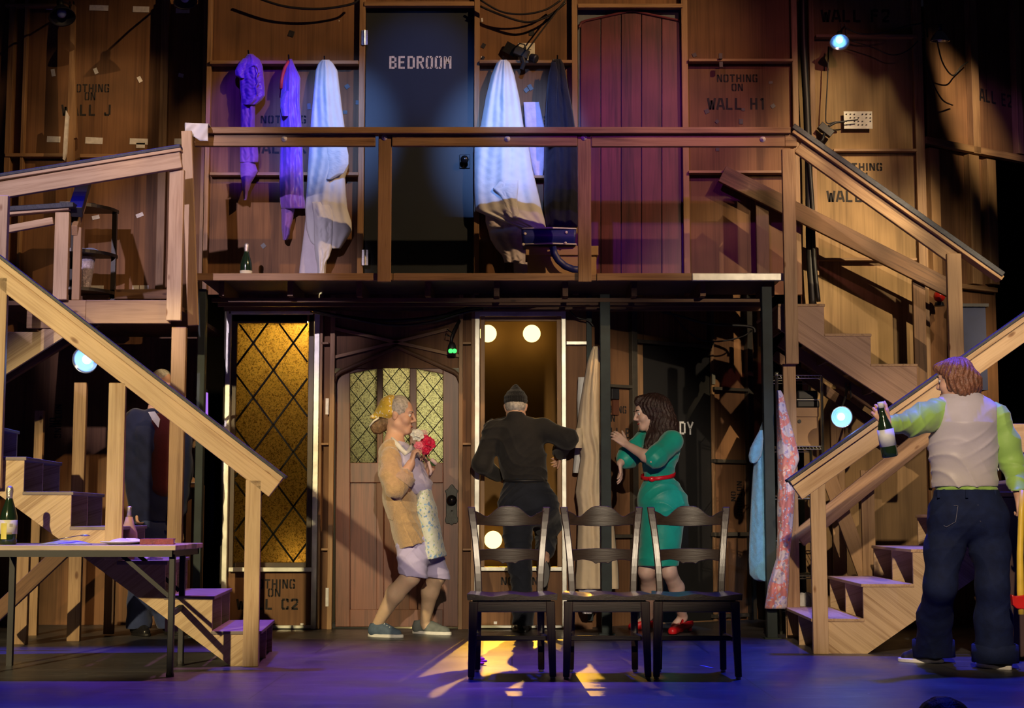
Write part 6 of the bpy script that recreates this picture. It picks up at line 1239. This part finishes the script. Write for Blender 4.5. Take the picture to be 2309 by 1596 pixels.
tr = [cap(W(1184, 1085, d), W(1190, 1130, d), .165, .19, .05, fb), cap(W(1165, 1135, d-.03), W(1215, 1135, d-.03), .125, .125, .06)]+chain([hL, W(1168, 1210, d-.06), kL, Vector((aL.x+.01, aL.y, .16)), Vector((aL.x, aL.y, .05))], [.125, .098, .082, .072, .078], .05)+chain([hR, W(1234, 1180, d+.2), kR, aR.lerp(kR, .3)], [.125, .105, .09, .075], .05)+[('cut', (0, 0, 1), W(1184, 1078, d)), ('cut', (0, 0, -1), (0, 0, .055))]
vol('trousers', tr, NVY, p2, .0065, ridg(.010, 34, 14))
m = MB(); m.tube([W(1184+50*math.sin(a), 1084, d-.15*math.cos(a)) for a in [-1.3+i*.26 for i in range(11)]], .010, 8); m.build('belt', BLACKP, p2, True)
SHB = plain('black_leather_shoe', (.015, .014, .016), .25, 0, .2, 20); shoe(p2, aL+Vector((.02, -.07, -.09)), aL+Vector((-.05, .19, -.09)), SHB, CABLE, .045, .085, .022, None, floor=0)
o = vol('shoe', chain([aR+Vector((0, 0, 0)), aR+Vector((0, .01, -.06)), aR+Vector((-.005, .02, -.20))], [.042, .046, .036], .03), SHB, p2, .005); m = MB(); m.prism([(x*.044*(1.0+.05*math.sin(2*a)), z) for a in [i*math.pi/14 for i in range(28)] for x, z in [(math.cos(a), .105*math.sin(a))]], aR+Vector((0, -.05, -.10)), (1, 0, 0), (0, .1, 1), (0, .022, 0)); m.build('sole', CABLE, o, bevel=.004)
# ------------------------------------------------------------------ the woman in the green dress
d = 11.33
p3 = thing('person', 'person with long dark curls in emerald dress gripping the middle steel post', 'person', G(1500, 1428))
hc = W(1461, 931, d); ho, P = head_ops(hc, (-.93, -.22, -.22), (-.2, 0, 1), .98, True); nb = W(1480, 985, d); cX = W(1488, 1018, d); wX = W(1484, 1072, d); pX = W(1494, 1130, d)
sN, sF = W(1516, 995, d-.13), W(1452, 993, d+.10); eN, eF = W(1472, 1037, d-.27), W(1418, 1030, d+.06); wN, wF = W(1412, 1002, d-.12), W(1398, 1044, d-.03)
aN = G(1540, 1422); aN.z = .10; aF = G(1462, 1420); aF.z = .10; hN, hF = W(1506, 1150, d-.02), W(1478, 1150, d+.06); knN, knF = W(1508, 1288, d-.03), W(1458, 1288, d+.02)
ops = ho+[cap(P(0, -.02, -.05), nb, .046, .05, .03), cap(nb, cX, .06, .11, .05), cap(cX, wX, .09, .07, .05), cap(wX, pX, .07, .10, .05)]+chain([sN, eN, eN.lerp(wN, .25), wN], [.046, .040, .041, .026])+chain([sF, eF, wF], [.046, .038, .026])+chain([hN, knN, knN.lerp(aN, .35)+Vector((.02, 0, 0)), aN], [.07, .054, .054, .033], .03)+chain([hF, knF, knF.lerp(aF, .35)+Vector((.015, 0, 0)), aF], [.08, .054, .053, .033], .04)
ops += [cap(aN, aN+Vector((-.06, -.02, -.055)), .032, .028, .02), cap(aF, aF+Vector((-.07, -.01, -.055)), .032, .028, .02)]
ops += hand_ops(wN, (-.72, .10, .62), (-.25, .93, -.2), -1, .95, (.28, .42, .4), .10, .75, .3)+hand_ops(wF, (.10, -.1, -1), (-.9, .2, 0), 1, .95, (.25, .3, .3), .06, .6, .3)
LEGZ = wX.z
vol('body', ops, SK2, p3, .005); face_parts(P, p3, .98, None, plain('red_lipstick', (.40, .03, .04), .35), plain('dark_brow', (.03, .02, .015), .8))
DH = plain('dark_curly_hair', (.028, .013, .011), .42, 0, .5, 60, .6, bscale=130)
hr = [ell(W(1470, 917, d), (.108, .105, .100), None, .03), cap(W(1484, 925, d), W(1496, 962, d-.02), .105, .10, .05), cap(W(1496, 962, d-.02), W(1476, 990, d-.09), .09, .055, .05), cap(W(1476, 985, d-.09), W(1462, 1006, d-.13), .055, .035, .04), cap(W(1441, 905, d-.02), W(1448, 903, d+.05), .036, .036, .02), cap(W(1500, 940, d), W(1514, 962, d), .06, .04, .04), ('-c', W(1430, 930, d-.03), W(1438, 965, d-.05), .050, .055, .012, ((0, 1, 0), .5))]
vol('hair', hr, DH, p3, .005, locks(W(1480, 920, d), 26, .0065, 42, 3))
GRN = cloth('emerald_satin', (.010, .33, .26), .42, .12, 10, .25, 40, .3)
dr_ = [cap(nb+Vector((0, 0, -.03)), cX, .075, .128, .05), cap(cX, W(1486, 1050, d), .128, .110, .05), cap(W(1486, 1050, d), wX, .105, .088, .04), cap(sN, sF, .066, .062, .05)]
dr_ += chain([sN, sN.lerp(eN, .8)], [.078, .078], .04)+[cap(sN.lerp(eN, .78), sN.lerp(eN, .90), .083, .070, .02)]+chain([sF, eF, eF.lerp(wF, .3)], [.074, .078, .072], .04)
dr_ += [cap(wX, pX, .088, .158, .04, ((0, 1, 0), 1.15)), cap(W(1488, 1125, d), W(1498, 1140, d), .165, .165, .05, ((0, 1, 0), 1.1)), cap(W(1496, 1140, d), W(1483, 1300, d), .165, .142, .05, ((0, 1, 0), 1.1)), ('cut', (0, 0, -1), W(1483, 1276, d)), ('cut', eN-sN, sN.lerp(eN, .93)) if False else ('-e', W(1470, 960, d), (.05, .05, .05), None, .02)]
vol('dress', dr_, GRN, p3, .0055, ridg(.010, 26, 17, ((.6, .3, .9), (-.7, .2, .8))))
m = MB(); rr = .116; m.grid([[wX+Vector((math.cos(a)*rr*1.06, math.sin(a)*rr, .0+dz+.022*math.sin(a)+.012*math.cos(a))) for a in [2*math.pi*i/36 for i in range(36)]] for dz in (-.014, .014)], closed=True); b_ = m.build('red_belt', plain('red_patent', (.62, .01, .02), .25), p3, True, solid=.008)
m = MB(); m.sphere(wX+Vector((-.055, -.112, -.028)), (.026, .012, .020), 12, 8); m.build('buckle', bpy.data.materials['red_patent'], b_, True)
m = MB(); m.tube([eN.lerp(wN, .72)+Vector((.0, .0, .028)), eN.lerp(wN, .74)+Vector((-.005, -.028, 0)), eN.lerp(wN, .72)+Vector((0, 0, -.028))], .0035, 6); m.build('bracelet', BOLTM, p3, True)
RSH = plain('red_shoe_leather', (.62, .012, .02), .35)
for a_, t_ in ((aN, G(1504, 1431)), (aF, G(1414, 1421))):
    hl = Vector((a_.x+.045, a_.y+.01, 0)); o = vol('shoe', chain([hl+Vector((0, 0, .055)), hl.lerp(t_, .5)+Vector((0, 0, .042)), t_+Vector((.04, 0, .024))], [.036, .040, .033], .03)+[('-c', hl+Vector((-.01, 0, .10)), hl.lerp(t_, .62)+Vector((0, 0, .085)), .042, .036, .008, None), ('cut', (0, 0, -1), (0, 0, .004))], RSH, p3, .0045)
    m = MB(); m.lathe([(.016, 0), (.020, .045)], hl+Vector((.005, 0, 0)), (0, 0, 1), 12); m.build('heel', RSH, o); q = hl.lerp(t_, .36); m = MB(); m.tube([q+Vector((0, -.038, .055)), q+Vector((.012, -.02, .088)), q+Vector((.012, .02, .088)), q+Vector((0, .038, .055))], .006, 8); m.build('strap', RSH, o, True)
# ------------------------------------------------------------------ the man in the green shirt with bottle and axe
d = 8.68
p4 = thing('person', 'person in lime green shirt, silver waistcoat and flared jeans seen from behind', 'person', G(2165, 1500))
hc = W(2156, 858, d); ho, P = head_ops(hc, (-.80, .58, -.12), (0, 0, 1), 1.0); nb = W(2172, 905, d); cX = W(2173, 955, d); wX = W(2176, 1085, d); pX = W(2184, 1150, d)
sL, sR = W(2118, 930, d), W(2245, 942, d+.03); eL, eR = W(2058, 955, d-.10), W(2284, 1045, d+.03); wL, wR = W(2000, 955, d-.24), W(2300, 1122, d-.12)
fL, fR = G(2100, 1494), G(2245, 1507); hL, hR = W(2143, 1170, d), W(2224, 1170, d+.02); kL, kR = W(2120, 1320, d-.02), W(2238, 1322, d-.02); aL, aR = Vector((fL.x, fL.y, .09)), Vector((fR.x, fR.y, .09))
ops = ho+[cap(P(0, -.02, -.05), nb, .058, .064, .03), cap(nb, cX, .07, .12, .06), cap(cX, wX, .135, .12, .06, ((0, 1, 0), 1.2)), cap(wX, pX, .12, .13, .06, ((0, 1, 0), 1.2))]+chain([sL, eL, wL], [.05, .042, .029])+chain([sR, eR, wR], [.05, .042, .029])+chain([hL, kL, aL], [.085, .055, .038], .04)+chain([hR, kR, aR], [.085, .055, .038], .04)
ops += hand_ops(wL, (-.50, -.1, .72), (-.1, .95, .2), -1, 1.0, (.75, .95, .8), .05, .6, .7)+hand_ops(wR, (.12, -.25, -1), (-.2, .9, -.2), 1, 1.0, (.75, .95, .8), .05, .6, .7)
vol('body', ops, SK1, p4, .0055); face_parts(P, p4, 1, None, LIP)
BRH = plain('brown_wavy_hair', (.20, .085, .045), .42, 0, .35, 60, .5, bscale=140)
hr = [ell(P(0, -.015, .040), (.090, .105, .092), None, .02), ell(P(0, -.055, -.015), (.088, .070, .075), None, .03), cap(P(-.05, -.05, -.06), P(.055, -.06, -.05), .045, .050, .03), cap(P(.05, -.075, -.05), P(.075, -.075, -.065), .035, .018, .03), ell(P(-.06, .0, -.0), (.035, .05, .07), None, .02), ell(P(0, .06, .085), (.06, .045, .035), None, .03), ('-e', P(-.06, .12, -.03), (.09, .085, .085), None, .012)]
vol('hair', hr, BRH, p4, .0048, locks(W(2165, 850, d), 22, .0062, 34, 5))
LIME = cloth('lime_satin', (.30, .52, .12), .5, .06, 8, .2, 40, .3); VEST = cloth('silver_satin', (.50, .47, .50), .42, .06, 8, .15, 40, .2); JEAN = cloth('indigo_denim', (.007, .014, .055), .85, .25, 18, .25, 120, 0)
fb = ((0, 1, 0), 1.35)
st = [cap(nb+Vector((0, 0, -.02)), cX, .085, .15, .05), cap(cX, wX, .155, .148, .05, fb), cap(wX, W(2178, 1090, d), .150, .150, .03, fb), cap(W(2178, 1098, d), W(2178, 1115, d), .170, .172, .02, fb), cap(sL, sR, .075, .075, .05)]+chain([sL, sL.lerp(eL, .6)+Vector((0, 0, .01)), eL, eL.lerp(wL, .82)], [.076, .078, .066, .048], .04)+chain([sR, sR.lerp(eR, .6), eR, eR.lerp(wR, .85)], [.076, .074, .066, .050], .04)+[cap(nb+Vector((0, 0, .018)), nb+Vector((0, 0, -.03)), .068, .078, .02), ('-c', nb+Vector((0, 0, .03)), nb+Vector((0, 0, .12)), .060, .070, .005, None), ('cut', (0, 0, 1), nb+Vector((0, 0, .045))), ('cut', (0, 0, -1), W(2178, 1106, d))]
vol('green_shirt', st, LIME, p4, .0058, ridg(.011, 30, 22, ((.9, .2, .5), (-.4, .3, 1))))
vc = [cap(nb+Vector((0, .0, -.035)), cX, .10, .158, .05), cap(W(2134, 925, d), W(2222, 932, d), .076, .076, .04), cap(cX, W(2172, 1010, d), .182, .180, .06, fb), cap(W(2172, 1010, d), W(2177, 1110, d), .180, .182, .05, fb), ('cut', (0, 0, -1), W(2177, 1098, d)), ('-e', W(2083, 935, d), (.085, .2, .13), None, .01), ('-e', W(2268, 950, d), (.075, .2, .15), None, .01), ('-c', nb+Vector((0, .02, .02)), nb+Vector((0, .02, .12)), .078, .09, .01, None)]
vol('waistcoat', vc, VEST, p4, .0055, lambda X, Y, Z: ridg(.011, 26, 25, ((.55, .1, 1.2), (-.25, .1, 1.1)))(X, Y, Z)*np.clip((W(2170, 960, d).z-Z)/.12, .15, 1))
jn = [cap(W(2178, 1100, d), W(2182, 1140, d), .178, .185, .04, ((0, 1, 0), 1.25)), cap(W(2148, 1165, d-.02), W(2222, 1168, d-.02), .122, .122, .06)]+chain([hL, W(2128, 1240, d), kL, kL.lerp(aL, .5)+Vector((0, .01, 0)), Vector((aL.x+.015, aL.y, .03))], [.115, .100, .084, .092, .106], .05)+chain([hR, W(2234, 1240, d), kR, kR.lerp(aR, .5)+Vector((0, .01, 0)), Vector((aR.x, aR.y, .03))], [.115, .100, .084, .096, .112], .05)+[('cut', (0, 0, 1), W(2178, 1104, d)), ('cut', (0, 0, -1), (0, 0, .035))]
jo = vol('flared_jeans', jn, JEAN, p4, .0058, ridg(.0045, 24, 28))
STI = plain('denim_stitching', (.16, .16, .22), .7); m = MB()
def onback(u, v, rx=.185, ry=.137, c_=2182): 
    x = W(u, v, d).x-W(c_, v, d).x; y = d-ry*math.sqrt(max(0, 1-(x/rx)**2)); return W(u, v, y-.022)
for (u0, u1) in ((2108, 2160), (2205, 2256)):
    m = MB(); m.tube([onback(u1, 1140), onback(u0, 1138), onback(u0+5, 1175), onback((u0+u1)/2, 1188), onback(u1-5, 1176), onback(u1, 1140)], .0016, 5); m.build('pocket_stitching', STI, jo)
for u in (2116, 2180, 2243): m = MB(); m.beam(onback(u, 1104), onback(u, 1122), .014, .006, (0, 1, 0)); m.build('belt_loop', JEAN, jo)
for a_, r_ in ((aL, .114), (aR, .120)):
    m = MB(); m.grid([[Vector((a_.x+(.015 if a_ is aL else 0)+math.cos(t)*r, a_.y+math.sin(t)*r, z)) for t in [2*math.pi*i/40 for i in range(40)]] for (r, z) in ((r_+.006, .036), (r_+.004, .13), (r_-.004, .134))], closed=True); m.build('jeans_cuff', JEAN, jo, True, solid=.004)
shoe(p4, fL+Vector((.06, -.03, 0)), fL+Vector((-.17, .07, 0)), BLACKP, WSOLE, .046, .08, .024, None, floor=0); shoe(p4, fR+Vector((.05, -.10, 0)), fR+Vector((-.06, .14, 0)), BLACKP, WSOLE, .046, .08, .024, None, floor=0)
# bottle in his left hand
ax_ = (W(1988, 922, d-.32)-W(2007, 1030, d-.30)); bt_base = W(2007, 1030, d-.30); q = Vector((0, 0, 1)).rotation_difference(ax_.normalized()).to_matrix().to_4x4()
bottle(bt_base, .30, 'green wine bottle with pale label held by the person in green shirt', None, q, False, (.30, .66), plain('pale_blue_label', (.62, .66, .74), .6, 0, .15, 16))
# fire axe in his right hand
ax = thing('fire_axe', 'fire axe with yellow handle and red head held upside down at the right edge', 'axe', W(2304, 1360, d-.22))
m = MB(); m.tube([W(2306, 1105, d-.19), W(2303, 1160, d-.20), W(2300, 1250, d-.21), W(2301, 1330, d-.22), W(2303, 1385, d-.22)], [.018, .017, .018, .020, .018], 12); m.build('handle', plain('yellow_handle', (.80, .56, .06), .4), ax, True)
q = [(2281, 1340), (2290, 1344), (2318, 1340), (2345, 1330), (2352, 1382), (2318, 1374), (2292, 1372), (2284, 1364)]
MB().prism([(W(u, v, d-.24).x, W(u, v, d-.24).z) for u, v in q], (0, d-.245, 0), (1, 0, 0), (0, 0, 1), (0, .04, 0)).build('axe_head', plain('red_enamel', (.60, .015, .012), .35), ax, bevel=.006)
# flower brooch at his side
t = thing('flower_spray', 'small red and white artificial flower spray by the elbow of the person in green shirt', 'flowers', W(2262, 1035, d+.12)); m = MB(); 
for (u, v) in [(2250, 1020), (2256, 1032), (2260, 1044), (2252, 1040)]: m.sphere(W(u, v, d+.10), .012, 10, 8)
m.build('red_berries', CRIM, t, True); m = MB()
for (u, v) in [(2247, 1030), (2254, 1026), (2262, 1036), (2256, 1052), (2250, 1058)]: m.sphere(W(u, v, d+.09), .010, 10, 8)
m.build('white_buds', WROSE, t, True); m = MB(); m.tube([W(2252, 1058, d+.10), W(2256, 1030, d+.12), W(2250, 1016, d+.12)], .004, 6); m.build('stem', STEMG, t, True)
# ------------------------------------------------------------------ the half hidden figure behind the left stairs
gz = G(318, 1432); d = gz.y+.02
p5 = thing('person', 'person in navy jacket and red jumper half hidden behind the left staircase', 'person', gz)
ho, P = head_ops(W(366, 872, d), (.6, -.75, -.1), (0, 0, 1), 1.0); nb = W(358, 925, d); cX = W(352, 985, d); wX = W(348, 1090, d); pX = W(340, 1160, d); sL, sR = W(305, 950, d), W(408, 955, d); eL, eR = W(300, 1060, d-.04), W(412, 1060, d-.04); wL, wR = W(308, 1150, d-.14), W(405, 1150, d-.12)
aL = Vector((gz.x-.02, gz.y, .09)); aR = aL+Vector((.22, .06, 0)); hL, hR = W(322, 1165, d), W(360, 1165, d); kL, kR = W(315, 1300, d-.05), W(350, 1300, d)
ops = ho+[cap(P(0, -.02, -.05), nb, .056, .06, .03), cap(nb, cX, .07, .12, .06), cap(cX, wX, .13, .12, .06), cap(wX, pX, .12, .13, .06)]+chain([sL, eL, wL], [.05, .042, .03])+chain([sR, eR, wR], [.05, .042, .03])+chain([hL, kL, aL], [.08, .055, .038], .04)+chain([hR, kR, aR], [.08, .055, .038], .04)+hand_ops(wL, (.1, -.1, -1), (1, .2, 0), -1)+hand_ops(wR, (0, -.1, -1), (-1, .2, 0), 1)
vol('body', ops, SK1, p5, .007); face_parts(P, p5, 1, None, LIP); vol('hair', [ell(P(0, -.015, .045), (.082, .098, .085), None, .02), ('-e', P(0, .12, -.05), (.12, .12, .13), None, .015), ('cut', (0, 0, -1), P(0, 0, -.05))], GREY, p5, .006)
NJ = cloth('navy_blazer', (.008, .012, .05), .85, .2, 12, .25, 50)
vol('navy_jacket', [cap(nb+Vector((0, 0, -.04)), cX, .09, .15, .05), cap(cX, wX, .165, .16, .06), cap(wX, W(342, 1185, d), .16, .165, .06), cap(sL, sR, .08, .08, .05), ('cut', (0, 0, -1), W(342, 1175, d)), ('-c', W(366, 930, d-.17), W(372, 1090, d-.20), .055, .09, .01, None)]+chain([sL, eL, wL], [.082, .07, .052], .04)+chain([sR, eR, wR], [.08, .07, .052], .04), NJ, p5, .007, wr(.006, 50, 12, 31))
vol('red_jumper', [cap(W(366, 955, d-.085), W(362, 1095, d-.075), .085, .105, .04)], cloth('dark_red_knit', (.06, .006, .008), .9), p5, .008); m = MB(); m.prism([(0, .01), (.03, -.045), (.075, -.10), (.085, -.04), (.045, .015)], W(334, 932, d-.19), (1, 0, 0), (0, 0, 1), (0, .012, 0)); m.build('shirt_collar', WHT, p5)
vol('trousers', [cap(W(340, 1150, d), W(340, 1185, d), .15, .155, .05)]+chain([hL, kL, Vector((aL.x, aL.y, .05))], [.11, .085, .085], .05)+chain([hR, kR, Vector((aR.x, aR.y, .05))], [.11, .085, .085], .05)+[('cut', (0, 0, -1), (0, 0, .05))], cloth('blue_trousers', (.035, .05, .14), .8), p5, .007, wr(.006, 45, 12, 33))
shoe(p5, aL+Vector((-.05, .06, -.09)), aL+Vector((.10, -.12, -.09)), SHB, CABLE, .045, .08, .02, None, floor=0); shoe(p5, aR+Vector((-.05, .06, -.09)), aR+Vector((.10, -.12, -.09)), SHB, CABLE, .045, .08, .02, None, floor=0)
# ------------------------------------------------------------------ a spectator whose hair shows at the bottom edge
x0 = (2112-CX)/F*4.6; d = 4.6
seat = thing('theatre_seat', 'dark theatre seat below the bottom edge of the photograph', 'seat', (x0, d-.02, -1.0)); SEATM = cloth('dark_plush', (.05, .012, .018), .95)
MB().box(x0-.25, x0+.25, d-.10, d+.36, -.62, -.54).build('cushion', SEATM, seat, bevel=.03); MB().box(x0-.25, x0+.25, d-.22, d-.13, -.60, -.02).build('backrest', SEATM, seat, bevel=.03); MB().box(x0-.2, x0+.2, d-.05, d+.25, -1.0, -.62).build('pedestal', BLACKP, seat)
p6 = thing('person', 'seated spectator in dark clothes whose black hair rises at the bottom edge', 'person', (x0, d, -1.0)); hc = Vector((x0, d+.03, .185)); ho, P = head_ops(hc, (0, 1, .05), (0, 0, 1), 1.0); nb = Vector((x0, d, .03)); pe = Vector((x0, d+.02, -.44))
legs = []
for s in (-1, 1): legs += chain([pe+Vector((s*.09, .02, 0)), pe+Vector((s*.11, .42, .02)), Vector((x0+s*.11, d+.45, -.92))], [.085, .06, .04], .04)+[cap((x0+s*.11, d+.45, -.96), (x0+s*.11, d+.60, -.965), .036, .032)]
ops = ho+[cap(P(0, -.02, -.05), nb, .055, .06, .03), cap(nb, (x0, d, -.12), .07, .13, .06), cap((x0, d, -.12), pe, .13, .13, .06)]+legs
for s in (-1, 1): ops += chain([Vector((x0+s*.19, d, -.04)), Vector((x0+s*.22, d+.06, -.32)), Vector((x0+s*.14, d+.28, -.34))], [.05, .042, .03])+hand_ops((x0+s*.14, d+.28, -.34), (-s*.2, 1, -.1), (0, 0, -1), -s)
vol('body', ops, SK1, p6, .009); vol('hair', [ell(P(0, -.02, .045), (.088, .106, .090), None, .02), cap(P(-.03, -.06, -.03), P(.03, -.06, -.03), .055, .055, .03), ('-e', P(0, .13, -.06), (.13, .12, .12), None, .015)], plain('black_hair', (.008, .007, .007), .5, 0, .3, 60, .4, bscale=150), p6, .006, strands(.002, 180, 9)); face_parts(P, p6, 1, None, LIP)
vol('jumper', [cap(nb+Vector((0, 0, -.04)), (x0, d, -.12), .09, .155, .06), cap((x0, d, -.12), pe, .16, .165, .06), cap((x0-.18, d, -.04), (x0+.18, d, -.04), .075, .075, .05)]+[c_ for s in (-1, 1) for c_ in chain([Vector((x0+s*.19, d, -.04)), Vector((x0+s*.22, d+.06, -.32)), Vector((x0+s*.14, d+.27, -.34))], [.075, .065, .048], .04)], BLKC, p6, .01)
